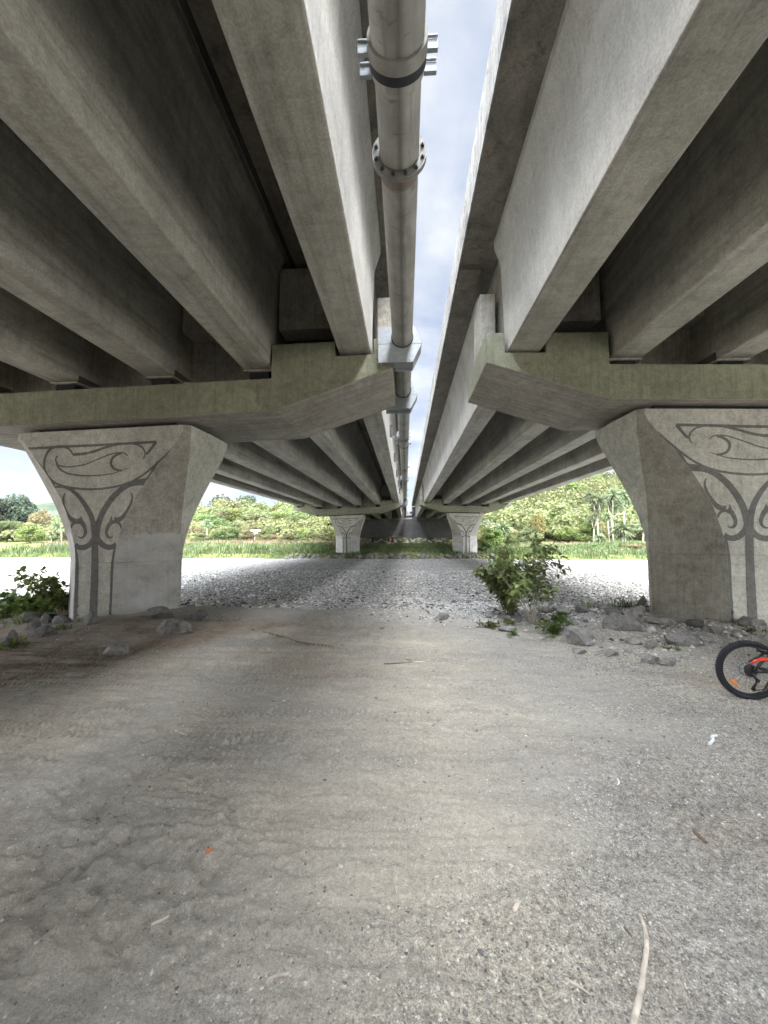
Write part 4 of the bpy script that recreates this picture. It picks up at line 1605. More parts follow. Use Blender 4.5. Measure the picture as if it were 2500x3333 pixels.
def make_bush(name, loc, seed, stems, height, leaf, lean, mat, label, cat, stem_mat="twig", spread=0.35, leaf_from=0.25, per=26, lobed=False, thick=0.010, grav=0.0, sub=3, group=None):
    r = random.Random(seed)
    e = empty(name, loc, label, cat, group)
    sm, lm = MB(), MB()
    for i in range(stems):
        a = r.random() * 6.28
        d = Vector((math.cos(a) * spread * r.uniform(0.3, 1.2) + lean[0], math.sin(a) * spread * r.uniform(0.3, 1.2) + lean[1], 1.0))
        L = height * r.uniform(0.6, 1.06)
        st = Vector((r.gauss(0, 0.05), r.gauss(0, 0.05), -0.04))
        pts = make_stem(r, st, d, L, 0.14, 10, grav)
        sm.tube(pts, [thick * (1 - 0.75 * k / 10) for k in range(11)], 6)
        branches = [pts]
        for _ in range(sub):
            k = r.randrange(3, 9)
            a2 = r.random() * 6.28
            bd = (pts[k] - pts[k - 1]).normalized() + Vector((math.cos(a2), math.sin(a2), 0.25)) * 0.9
            bp = make_stem(r, pts[k], bd, L * r.uniform(0.2, 0.42), 0.2, 6, grav)
            sm.tube(bp, [thick * 0.45 * (1 - 0.7 * q / 6) for q in range(7)], 5)
            branches.append(bp)
        for bi, bp in enumerate(branches):
            m = per if bi == 0 else per // 2
            for q in range(m):
                t = leaf_from + (1 - leaf_from) * r.random() if bi == 0 else r.uniform(0.2, 1.0)
                f = t * (len(bp) - 1)
                i0 = min(int(f), len(bp) - 2)
                p = bp[i0].lerp(bp[i0 + 1], f - i0)
                a3 = r.random() * 6.28
                ax = (bp[i0 + 1] - bp[i0]).normalized()
                o1 = ax.orthogonal().normalized()
                o2 = ax.cross(o1)
                dd = (o1 * math.cos(a3) + o2 * math.sin(a3)) * 0.9 + ax * r.uniform(0.1, 0.9) + Vector((0, 0, r.uniform(-0.3, 0.2)))
                l = leaf * r.uniform(0.6, 1.2)
                leaf_shape(lm, p + dd.normalized() * 0.01, dd, Vector((r.gauss(0, 0.3), r.gauss(0, 0.3), 1)), l, l * (0.45 if not lobed else 0.85), r.uniform(0.1, 0.4), r.uniform(0.05, 0.5), lobed)
    sm.build("stem", M[stem_mat], e)
    lm.build("foliage", M[mat], e)
    return e


p = at_z(1672, 2010, 0.0)
make_bush("shrub", (p.x, p.y + 0.2, gz(p.x, p.y)), 21, 17, 1.55, 0.11, (-0.08, 0.0), "leaf_bush", "dense dark leafy shrub at the edge of the river gravel", "shrub", spread=0.46, per=58, leaf_from=0.10, sub=6)
p = at_z(1738, 2040, 0.0)
make_bush("sapling", (p.x, p.y, gz(p.x, p.y)), 8, 9, 1.9, 0.15, (0.03, 0.02), "leaf_bush", "pale stemmed sapling with large leaves leaning before the dark shrub", "sapling", "sapling_bark", spread=0.42, per=24, leaf_from=0.30, thick=0.010, sub=4)
p = at_z(1775, 2062, 0.0)
make_bush("weed_plant", (p.x + 0.1, p.y, gz(p.x, p.y)), 31, 9, 0.34, 0.07, (0.1, -0.1), "weed", "low pale tangle of weeds at the sapling's foot", "weed", spread=0.8, per=16, thick=0.004)
for i, (u, v, s, lb) in enumerate([(1590, 2040, 0.16, "small bright green weed tuft left of the shrub's foot"), (1655, 2032, 0.12, "small green weed tuft below the middle of the shrub"), (1668, 2068, 0.11, "flat green weed on the mossy stone"), (1790, 2075, 0.09, "tiny green weed right of the tangle"), (1818, 2020, 0.22, "broad leaved bright weed right of the sapling"), (2180, 2112, 0.08, "tiny weed beside the bright faced rock"), (2440, 2055, 0.13, "broad leaved weed at the right pier's front face"), (55, 2098, 0.16, "yellow green weed patch on the mossy rock at the left edge"), (210, 2045, 0.12, "moss tuft at the left pier's outer foot"), (1855, 2035, 0.10, "thin weed sprig between shrub and right pier")]):
    p = at_z(u, v, 0.0)
    p = at_z(u, v, gz(p.x, p.y))
    make_bush("weed", p, 50 + i, 8, s, s * 0.45, (0, 0), "weed", lb, "weed", spread=0.9, per=9, thick=0.003, sub=1, group="small weeds on the track")


def blade_tuft(name, loc, n, h, spread, mat, label, cat, seed, w=0.012, droop=0.6, group=None):
    r = random.Random(seed)
    mb = MB()
    for i in range(n):
        a = r.random() * 6.28
        b = Vector((r.gauss(0, spread * 0.25), r.gauss(0, spread * 0.25), -0.02))
        d = Vector((math.cos(a) * r.uniform(0.1, 0.7), math.sin(a) * r.uniform(0.1, 0.7), 1)).normalized()
        L = h * r.uniform(0.55, 1.1)
        s = Vector((-math.sin(a), math.cos(a), 0))
        vs = []
        for t, ww in ((0, 1), (0.35, 0.9), (0.7, 0.6), (1, 0.05)):
            c = b + d * L * t + Vector((math.cos(a), math.sin(a), -0.7)) * (droop * L * t * t * 0.45)
            vs += [c + s * w * ww / 2, c - s * w * ww / 2]
        mb.add(vs, [(0, 1, 3, 2), (2, 3, 5, 4), (4, 5, 7, 6)], True)
    o = mb.build(name, M[mat])
    o.location = loc
    return tag(o, label, cat, group)


for i, (u, v, h, n_, sp, lb) in enumerate([(2035, 1985, 0.42, 130, 0.75, "green grass clump among rocks beside the right pier"), (1925, 1980, 0.36, 34, 0.5, "sparse thin grass left of the green clump by the right pier"), (272, 2044, 0.22, 26, 0.2, "dark grass sprig at the outer front corner of the left pier"), (150, 1990, 0.62, 80, 0.7, "long arching grass left of the left pier"), (40, 2010, 0.5, 70, 0.8, "dark grass under the lobed leaves at the left edge")]):
    p = at_z(u, v, 0.0)
    blade_tuft("grass_tuft", (p.x, p.y, gz(p.x, p.y)), n_, h, sp, "weed" if i != 2 else "leaf_bush", lb, "grass", 70 + i, group="grass tufts by the piers")

# left side: arching lobed-leaf branch over dense undergrowth
p = at_z(175, 2005, 0.0)
make_bush("young_tree", (p.x - 0.2, p.y + 0.5, gz(p.x, p.y)), 15, 6, 1.40, 0.115, (-0.36, 0.05), "leaf_ivy", "arching branch with lobed leaves reaching left beside the left pier", "young tree", "twig", spread=0.42, per=22, leaf_from=0.35, lobed=True, thick=0.016, grav=0.06, sub=6)
for i, (u, v, h, lb) in enumerate([(-40, 1992, 0.75, "dark low bush at the far left edge"), (60, 1990, 0.62, "dark low bush under the arching branch"), (150, 1985, 0.55, "dark low bush touching the left pier's outer side")]):
    p = at_z(u, v, 0.0)
    make_bush("low_bush", (p.x, p.y + 0.35, gz(p.x, p.y) - 0.05), 90 + i, 15, h, 0.095, (0, 0), "leaf_bush" if i != 1 else "leaf_ivy", lb, "bush", spread=1.0, per=30, leaf_from=0.05, lobed=True, sub=4, group="low bushes left of the left pier")


# ------------------------------------------------------------------ FAR TREES
def crown_mesh(seed, lobes, n, leaf, flat=1.0, elong=1.5):
    """many small leaf sprays through the volume of several lobes; unit-size crown (radius 1, z 0..2)"""
    r = np.random.default_rng(seed)
    L = []
    for i in range(lobes):
        a = r.random() * 6.28
        rad = 0.62 * r.random() ** 0.6
        z = r.uniform(0.35, 1.65) if i else 1.0
        rad *= 1.0 - 0.55 * abs(z - 0.85)
        L.append((rad * math.cos(a), rad * math.sin(a), z, r.uniform(0.20, 0.44)))
    L = np.array(L)
    k = r.integers(0, lobes, n)
    d = r.normal(size=(n, 3))
    d /= np.linalg.norm(d, axis=1)[:, None]
    rr_ = L[k, 3] * (0.45 + 0.65 * r.random(n) ** 0.45)
    c = L[k, :3] + d * rr_[:, None] * np.array([1, 1, 0.8 * flat])
    # leaf sprays facing roughly outwards
    nrm = d + r.normal(0, 0.55, (n, 3)) + np.array([0, 0, 0.35])
    nrm /= np.linalg.norm(nrm, axis=1)[:, None]
    t = np.cross(nrm, r.normal(size=(n, 3)))
    t /= np.linalg.norm(t, axis=1)[:, None]
    b = np.cross(nrm, t)
    s = leaf * r.uniform(0.55, 1.35, n)[:, None]
    V = np.stack([c - t * s * elong * 0.6 - b * s * 0.12, c - t * s * 0.1 - b * s * 0.55, c + t * s * elong * 0.7 + b * s * 0.05, c + t * s * 0.05 + b * s * 0.6], 1).reshape(-1, 3)
    Fc = np.arange(4 * n).reshape(n, 4)
    return np_mesh("crown", V, Fc)


def limb_mesh(seed, h):
    r = random.Random(seed)
    mb = MB()
    trunk = [(0, 0, -0.1), (r.gauss(0, 0.02), r.gauss(0, 0.02), 0.5), (r.gauss(0, 0.05), r.gauss(0, 0.05), 1.0), (r.gauss(0, 0.08), r.gauss(0, 0.08), 1.5)]
    mb.tube(trunk, [0.075, 0.055, 0.04, 0.012], 7)
    for i in range(6):
        z = r.uniform(0.35, 1.1)
        a = r.random() * 6.28
        q = Vector((0, 0, z))
        mb.tube([q, q + Vector((math.cos(a) * 0.28, math.sin(a) * 0.28, 0.22)), q + Vector((math.cos(a) * 0.55, math.sin(a) * 0.55, 0.55))], [0.03, 0.02, 0.008], 5)
    me = bpy.data.meshes.new("trunk")
    me.from_pydata(mb.v, [], mb.f)
    me.polygons.foreach_set("use_smooth", mb.sm)
    me.update()
    return me


CROWNS = {}
for kind, (lobes, n_, leaf, el) in {"bushy": (26, 9000, 0.046, 1.5), "airy": (30, 5200, 0.050, 1.7), "conifer": (26, 7000, 0.052, 2.2), "shrub": (18, 5000, 0.058, 1.6)}.items():
    CROWNS[kind] = [crown_mesh(100 + i * 7 + len(kind), lobes, n_, leaf, 1.0, el) for i in range(4)]
TRUNKS = [limb_mesh(5 + i, 1) for i in range(3)]
CM = {}
tcount = random.Random(77)


def tree(x, y, h, w, kind, mat, name, label, cat, group, bark="bark", sink=0.0):
    z = bz(x, y) - 0.05 - sink
    e = empty(name, (x, y, z), label, cat, group)
    key = (kind, tcount.randrange(4), mat)
    if key not in CM:
        me = CROWNS[kind][key[1]].copy()
        me.materials.append(M[mat])
        CM[key] = me
    c = link("crown", CM[key], None, e)
    low = 0.10 if kind == "shrub" else 0.16
    c.scale = (w / 2 * 1.08, w / 2 * 1.08 * tcount.uniform(0.85, 1.1), h * 1.16 * (1 - low) / 1.95)
    c.location = (0, 0, h * low - 0.1 * h)
    c.rotation_euler = (0, 0, tcount.random() * 6.28)
    tk = ("t", tcount.randrange(3), bark)
    if tk not in CM:
        me = TRUNKS[tk[1]].copy()
        me.materials.append(M[bark])
        CM[tk] = me
    t = link("trunk", CM[tk], None, e)
    t.scale = (w * 0.35, w * 0.35, h * 0.52)
    t.rotation_euler = (0, 0, tcount.random() * 6.28)
    return e


def tree_px(u, y, vtop, wpx, *a, **k):
    x = (u - 1320.0) / F * y
    top = EYE + (1745.0 - vtop) / F * y
    return tree(x, y, max(0.8, top - bz(x, y)), wpx / F * y, *a, **k)


KL = {
    "leaf_green": "mid green bushy", "leaf_bright": "bright green rounded", "leaf_olive": "olive green feathery", "leaf_dark": "dark green conifer-like",
    "leaf_tan": "tan and dry looking", "leaf_yellow": "yellow leaved", "leaf_grey": "grey green",
}
# seen left of the left pier
GL = "trees left of the left pier"
tree_px(2, 96, 1600, 120, "conifer", "leaf_dark", "conifer_tree", "tall dark conifer tree at the far left edge, highest of its group", "tree", GL)
tree_px(-85, 92, 1606, 140, "conifer", "leaf_dark", "conifer_tree", "dark conifer tree partly cut by the left picture edge", "tree", GL)
tree_px(66, 80, 1650, 96, "bushy", "leaf_tan", "round_tree", "rounded tan tree in front of the tall dark conifer", "tree", GL)
tree_px(190, 79, 1690, 120, "airy", "leaf_tan", "round_tree", "smaller tan tree seen just left of the left pier", "tree", GL)
tree_px(35, 62, 1704, 100, "bushy", "leaf_bright", "round_bush", "bright green rounded bush left of the left pier, behind the grass", "bush", GL)
tree_px(-50, 66, 1690, 110, "bushy", "leaf_green", "round_bush", "mid green bush at the left picture edge", "bush", GL)
tree_px(120, 66, 1712, 60, "shrub", "leaf_tan", "low_shrub", "brown twiggy shrub between bright bush and left pier", "shrub", GL)
tree_px(165, 64, 1716, 60, "airy", "leaf_olive", "low_shrub", "olive shrub with sparse leaves behind the grass on the left", "shrub", GL)
tree_px(215, 66, 1695, 66, "shrub", "leaf_yellow", "low_shrub", "yellowish shrub right against the left pier's outline", "shrub", GL)
tree_px(260, 70, 1680, 80, "bushy", "leaf_green", "round_tree", "green tree hidden half behind the left pier", "tree", GL)
# between left pier and far left pier
GM = "trees seen between the left piers"
top_mid = lambda u: float(np.interp(u, [560, 620, 660, 720, 780, 850, 950, 1000, 1060, 1110, 1150], [1668, 1650, 1640, 1622, 1624, 1638, 1645, 1660, 1678, 1690, 1700]))
tree_px(712, 108, 1606, 120, "conifer", "leaf_dark", "conifer_tree", "dark ragged conifer rising highest between the left piers", "tree", GM)
tree_px(780, 112, 1608, 110, "conifer", "leaf_dark", "conifer_tree", "second dark conifer, right of the highest one between the left piers", "tree", GM)
mm = random.Random(3)
for row, (yy, dv, step, wpx, kinds) in enumerate([(100, 2, 62, 120, ["leaf_olive", "leaf_green", "leaf_olive", "leaf_tan"]), (84, 26, 58, 110, ["leaf_bright", "leaf_olive", "leaf_green", "leaf_olive"]), (70, 62, 50, 84, ["leaf_bright", "leaf_olive", "leaf_bright", "leaf_green", "leaf_tan"]), (60, 92, 46, 64, ["leaf_green", "leaf_olive", "leaf_tan"])]):
    for u in range(575 + row * 13, 1130, int(step * 0.72)):
        kd = mm.choice(kinds)
        nm = "round_tree" if row < 2 else "round_bush"
        nmc = "tree" if row < 2 else "bush"
        place = ["in the back row between the left piers", "in the middle row between the left piers", "in front of the tree rows between the left piers", "low behind the grass between the left piers"][row]
        tree_px(u + mm.uniform(-12, 12), yy + mm.uniform(-3, 3), top_mid(u) + dv + mm.uniform(-7, 10), wpx * mm.uniform(0.85, 1.2), "bushy" if mm.random() < 0.6 else "airy", kd, nm, "%s %s %s" % (KL[kd], nmc, place), nmc, GM + ", row " + ["four", "three", "two", "one"][row])
# right of the far right pier, wooded slope
GR = "trees on the slope right of the far piers"
for row, (yy, vt, step, wpx, kinds) in enumerate([(122, 1535, 62, 120, ["leaf_green", "leaf_bright", "leaf_olive"]), (104, 1568, 60, 115, ["leaf_bright", "leaf_green", "leaf_olive"]), (90, 1606, 58, 110, ["leaf_olive", "leaf_bright", "leaf_grey", "leaf_green"]), (76, 1648, 56, 100, ["leaf_green", "leaf_grey", "leaf_olive", "leaf_bright"]), (66, 1694, 50, 76, ["leaf_bright", "leaf_olive", "leaf_tan", "leaf_green"])]):
    for u in range(1500 + row * 11, 2260, int(step * 0.72)):
        kd = mm.choice(kinds)
        low = np.interp(u, [1500, 1700, 2000], [42, 22, 0])
        nm, nmc = ("round_tree", "tree") if row < 4 else ("round_bush", "bush")
        place = ["on the skyline of the right slope", "high on the right slope", "halfway up the right slope", "low on the right slope", "at the foot of the right slope behind the grass"][row]
        tree_px(u + mm.uniform(-14, 14), yy + mm.uniform(-3, 3), vt + low + mm.uniform(-8, 10), wpx * mm.uniform(0.85, 1.25), "bushy" if mm.random() < 0.6 else "airy", kd, nm, "%s %s %s" % (KL[kd], nmc, place), nmc, GR + ", row " + ["five", "four", "three", "two", "one"][row], "pale_bark" if mm.random() < 0.35 else "bark")
tree_px(1738, 64, 1668, 70, "airy", "leaf_yellow", "yellow_tree", "yellow leaved small tree with pale stems right of the far right pier", "tree", GR, bark="pale_bark")
tree_px(1895, 60, 1690, 96, "bushy", "leaf_bright", "round_bush", "big bright green bush left of the cabbage trees", "bush", GR)
tree_px(1600, 52, 1715, 90, "bushy", "leaf_bright", "round_bush", "bright bush just right of the far right pier's foot", "bush", GR)
tree_px(1655, 50, 1735, 70, "shrub", "leaf_green", "low_shrub", "green shrub at the river edge right of the far right pier", "shrub", GR)
tree_px(1575, 46, 1755, 60, "shrub", "leaf_green", "low_shrub", "low shrub growing over the riprap at the far right pier", "shrub", GR)
tree_px(1905, 47, 1775, 60, "shrub", "leaf_green", "low_shrub", "dark small shrub in the right grass bank", "shrub", GR)
tree_px(2030, 47, 1768, 90, "shrub", "leaf_tan", "low_shrub", "reddish brown low shrub in the right grass bank", "shrub", GR)


def woodland(name, n, xr, yr, hgt, mat, seed, hmin=0.55):
    """closed canopy of far-off bush: leaf sprays over overlapping round crowns"""
    r = np.random.default_rng(seed)
    cs = 4.2
    nx, ny = int((xr[1] - xr[0]) / cs) + 1, int((yr[1] - yr[0]) / cs) + 1
    cx = (xr[0] + (np.arange(nx)[:, None] + r.uniform(0.1, 0.9, (nx, ny))) * cs).ravel()
    cy = (yr[0] + (np.arange(ny)[None, :] + r.uniform(0.1, 0.9, (nx, ny))) * cs).ravel()
    ch = r.uniform(hmin, 1.05, len(cx)) * hgt(cx, cy)
    cr = r.uniform(1.7, 3.1, len(cx))
    cz = bank_h(cx[None], cy[None])[0]
    k = r.integers(0, len(cx), n)
    d = r.normal(size=(n, 3))
    d[:, 2] = np.abs(d[:, 2]) - 0.55 * (r.random(n) < 0.5)
    d /= np.linalg.norm(d, axis=1)[:, None]
    rad = (0.72 + 0.34 * r.random(n) ** 0.6) * (1 + 0.22 * np.sin(d[:, 0] * 6 + k) * np.sin(d[:, 1] * 5 + k * 2))
    vert = np.maximum(ch[k] * 0.5, 1.2)
    c = np.stack([cx[k] + d[:, 0] * cr[k] * rad, cy[k] + d[:, 1] * cr[k] * rad, cz[k] + ch[k] - vert + d[:, 2] * vert * rad], 1)
    nrm = d + r.normal(0, 0.55, (n, 3))
    nrm /= np.linalg.norm(nrm, axis=1)[:, None]
    t = np.cross(nrm, r.normal(size=(n, 3)))
    t /= np.linalg.norm(t, axis=1)[:, None]
    b = np.cross(nrm, t)
    s_ = 0.30 * r.uniform(0.5, 1.4, n)[:, None]
    V = np.stack([c - t * s_ * 0.9 - b * s_ * 0.1, c - t * s_ * 0.1 - b * s_ * 0.55, c + t * s_ * 1.0, c + t * s_ * 0.05 + b * s_ * 0.6], 1).reshape(-1, 3)
    o = link(name, np_mesh(name, V, np.arange(4 * n).reshape(n, 4)), M[mat])
    return tag(o, kind="stuff")


woodland("woodland", 170000, (-128, -13), (86, 116), lambda x, y: 6.4 + 2.0 * np.clip((y - 90) / 20, 0, 1) - 4.4 * np.clip((-x - 62) / 12, 0, 1), "leaf_wood", 41)
woodland("woodland", 55000, (-98, -13), (66, 86), lambda x, y: 3.4 - 0.9 * np.clip((-x - 58) / 8, 0, 1), "leaf_wood", 42)
woodland("woodland", 120000, (13, 92), (84, 132), lambda x, y: 7.5 + 3.0 * np.clip((y - 90) / 30, 0, 1), "leaf_wood", 43)
woodland("woodland", 36000, (14, 62), (66, 84), lambda x, y: 4.2 + 0 * x, "leaf_wood", 44)


# cabbage trees
def head(mb, c, R_, n, r):
    for i in range(n):
        d = Vector((r.gauss(0, 1), r.gauss(0, 1), r.gauss(0.25, 0.8))).normalized()
        s = d.orthogonal().normalized()
        s = (Matrix.Rotation(r.random() * 6.28, 3, d) @ s)
        L = R_ * r.uniform(0.75, 1.1)
        w = 0.10
        tip = c + d * L + Vector((0, 0, -0.25 * L * (1 - abs(d.z)) - 0.08 * L))
        m = c + d * L * 0.55
        mb.add([c + s * w * 0.3, c - s * w * 0.3, m - s * w * 0.5, m + s * w * 0.5, tip], [(0, 1, 2, 3), (3, 2, 4)])


def cabbage_proto(seed, h, heads, branch):
    r = random.Random(seed)
    tr_, cr = MB(), MB()
    b = Vector((r.gauss(0, 0.08), r.gauss(0, 0.08), h * branch))
    if heads == 1:
        tr_.tube([(0, 0, -0.2), b * 0.5, (b.x, b.y, h)], [0.10, 0.085, 0.07], 8)
        head(cr, Vector((b.x, b.y, h)), 1.0, 260, r)
    else:
        tr_.tube([(0, 0, -0.2), b * 0.5, b], [0.11, 0.095, 0.08], 8)
        for i in range(heads):
            a = 6.28 * i / heads + r.random()
            q = Vector((b.x + math.cos(a) * r.uniform(0.4, 0.95), b.y + math.sin(a) * r.uniform(0.4, 0.95), h * r.uniform(0.72, 1.0)))
            m = b.lerp(q, 0.5) + Vector((math.cos(a) * 0.2, math.sin(a) * 0.2, -0.1))
            tr_.tube([b, m, q], [0.065, 0.055, 0.045], 7)
            head(cr, q, 1.0, 200, r)
    return tr_, cr


cab = {}


def cabbage(u, y, vtop, proto, label, group, squeeze=1.0):
    x = (u - 1320.0) / F * y
    h = EYE + (1745.0 - vtop) / F * y - bz(x, y)
    if proto not in cab:
        t_, c_ = cabbage_proto(*proto)
        e0 = empty("cabbage_tree")
        t_.build("trunk", M["pale_bark"], e0)
        c_.build("crown", M["leaf_cabbage"], e0)
        cab[proto] = e0
        e = e0
    else:
        e = copy_tree(cab[proto])
    e.location = (x, y, bz(x, y))
    s = h / (proto[1] + 0.6)
    e.scale = (max(s, 0.8) * squeeze, max(s, 0.8) * squeeze, s)
    e.rotation_euler = (0, 0, rnd.random() * 6.28)
    return tag(e, label, "cabbage tree", group)


GC = "cabbage trees"
A, B_, C_ = (3, 6.5, 5, 0.62), (8, 5.0, 1, 0.7), (12, 6.0, 4, 0.5)
cabbage(1928, 58, 1600, A, "tallest cabbage tree, left trunk of the clump by the right pier", GC)
cabbage(1972, 60, 1596, C_, "many headed cabbage tree in the middle of the right clump", GC)
cabbage(2010, 62, 1590, A, "cabbage tree nearest the right pier", GC)
cabbage(1962, 56, 1672, B_, "single headed cabbage tree on a bare pale trunk", GC)
cabbage(1912, 57, 1660, C_, "lower cabbage tree at the left of the right clump", GC)
cabbage(2000, 55, 1706, (21, 1.6, 1, 0.7), "stemless young cabbage tree beside the right pier", GC, 1.3)
cabbage(1931, 55, 1740, (22, 1.2, 1, 0.7), "lowest young cabbage tree at the edge of the grass", GC, 1.2)
cabbage(2060, 60, 1700, (23, 2.2, 1, 0.7), "young cabbage tree partly behind the right pier", GC, 1.2)
cabbage(1625, 60, 1705, (24, 1.6, 1, 0.7), "spiky pale cabbage tree right of the far right pier", GC, 1.2)
cabbage(150, 62, 1692, (25, 3.2, 2, 0.6), "small cabbage tree left of the left pier", GC)
cabbage(112, 60, 1735, (26, 2.0, 1, 0.7), "low spiky cabbage tree behind the grass on the left", GC)
cabbage(660, 62, 1690, (27, 3.0, 1, 0.7), "cabbage tree just right of the left pier behind shrubs", GC)


# grass
def grass(name, n, xr, yr, hf, wf, mat, seed, mask=None):
    r = np.random.default_rng(seed)
    x = r.uniform(*xr, n)
    y = yr[0] + (yr[1] - yr[0]) * r.random(n) ** 1.2
    if mask is not None:
        k = mask(x, y, r)
        x, y = x[k], y[k]
    n = len(x)
    z = bank_h(x[None], y[None])[0]
    h = hf(x, y, r)
    a = r.random(n) * 6.28
    lx, ly = np.cos(a), np.sin(a)
    le = h * r.uniform(0.1, 0.75, n)
    w = wf * r.uniform(0.6, 1.4, n)
    b0 = np.stack([x - ly * w, y + lx * w, z - 0.05], 1)
    b1 = np.stack([x + ly * w, y - lx * w, z - 0.05], 1)
    m0 = np.stack([x - ly * w * 0.8 + lx * le * 0.35, y + lx * w * 0.8 + ly * le * 0.35, z + h * 0.65], 1)
    m1 = np.stack([x + ly * w * 0.8 + lx * le * 0.35, y - lx * w * 0.8 + ly * le * 0.35, z + h * 0.65], 1)
    t0 = np.stack([x + lx * le, y + ly * le, z + h * r.uniform(0.75, 1.0, n)], 1)
    V = np.stack([b0, b1, m1, m0, t0], 1).reshape(-1, 3)
    base = (np.arange(n) * 5)[:, None]
    Fc = np.concatenate([base + np.array([[0, 1, 2]]), base + np.array([[0, 2, 3]]), base + np.array([[3, 2, 4]])])
    o = link(name, np_mesh(name, V, Fc), M[mat])
    return tag(o, kind="stuff")


side_mask = lambda x, y, r: r.random(len(x)) < np.where(np.abs(x - 0.3) < 4.6, 0.0, 1.0)
tall = lambda x, y, r: (0.58 + 0.50 * fbm(x * 0.35, y * 0.35, 5, 3)).clip(0.15, 1.5) * r.uniform(0.6, 1.2, len(x)) * np.clip((y - 39.4) / 2.5, 0.30, 1)
grass("bank_grass", 62000, (-46, 46), (39.7, 55), lambda x, y, r: tall(x, y, r) * np.where(np.abs(x) < 9, 0.38, 1.15), 0.03, "grass", 5, lambda x, y, r: r.random(len(x)) < np.where((x > -13) & (x < 11.5) & (y < 41.9) | (np.abs(x) < 4.5) & (y < 43.5), 0.05, np.where(np.abs(x) < 5, 0.8, 1)))
grass("meadow_grass", 16000, (-7, 8), (50, 68), lambda x, y, r: 0.45 * r.uniform(0.4, 1.2, len(x)), 0.03, "grass", 6, lambda x, y, r: np.abs(y - 62 - 0.6 * np.sin(x * 0.14)) > 1.0)
grass("dry_grass", 26000, (-52, -6), (52, 64), lambda x, y, r: 0.9 * r.uniform(0.4, 1.25, len(x)), 0.03, "dry_grass", 7, lambda x, y, r: np.abs(y - 62 - 0.6 * np.sin(x * 0.14)) > 0.9)
grass("dry_grass", 9000, (6, 50), (50, 60), lambda x, y, r: 0.7 * r.uniform(0.4, 1.25, len(x)), 0.03, "dry_grass", 8)
grass("dry_grass", 7000, (-46, 46), (39.8, 46), lambda x, y, r: tall(x, y, r) * 1.05, 0.025, "dry_grass", 9, lambda x, y, r: (r.random(len(x)) < np.clip(0.3 + fbm(x * 0.3, y * 0.5, 17, 3), 0, 1)) & (np.abs(x) > 12))
p = at_y(190, 1835, 44.5)
blade_tuft("toetoe_clump", (p.x, 44.5, bz(p.x, 44.5)), 420, 1.7, 1.2, "leaf_grey", "pale arching toetoe clump at the river edge left of the left pier", "grass clump", 3, 0.05, 1.1)
p = at_y(1790, 1835, 44.5)
blade_tuft("toetoe_clump", (p.x, 44.0, bz(p.x, 44.0)), 300, 1.1, 1.0, "dry_grass", "dry leaning grass clump at the river edge right of the far piers", "grass clump", 4, 0.05, 1.1)

# sign post on the far bank
p = at_y(829, 1745, 60)
sg = empty("signpost", (p.x, 60, bz(p.x, 60)), "white two-armed signpost standing in the dry grass between the left piers", "signpost")
zt = EYE + (1745 - 1727) / F * 60 - bz(p.x, 60)
mb = MB()
mb.box((0, 0, zt / 2 - 0.1), (0.16, 0.12, zt + 0.2))
mb.build("post", M["white_sign"], sg, 0.01)
mb = MB()
mb.prism([(-1.0, -0.12), (0.95, -0.12), (1.05, 0.0), (0.95, 0.17), (-1.0, 0.17)], -0.10, -0.06, (Vector((0, 0, zt - 0.05)), Vector((1, 0, 0)), Vector((0, 0, 1)), Vector((0, 1, 0))))
mb.build("sign_arm", M["white_sign"], sg, 0.008)
mb = MB()
mb.prism([(-0.35, -0.14), (0.45, -0.14), (0.45, 0.10), (-0.35, 0.10)], 0.061, 0.10, (Vector((0, 0, zt - 0.35)), Vector((1, 0, 0)), Vector((0, 0, 1)), Vector((0, 1, 0))))
mb.build("sign_arm", M["white_sign"], sg, 0.008)


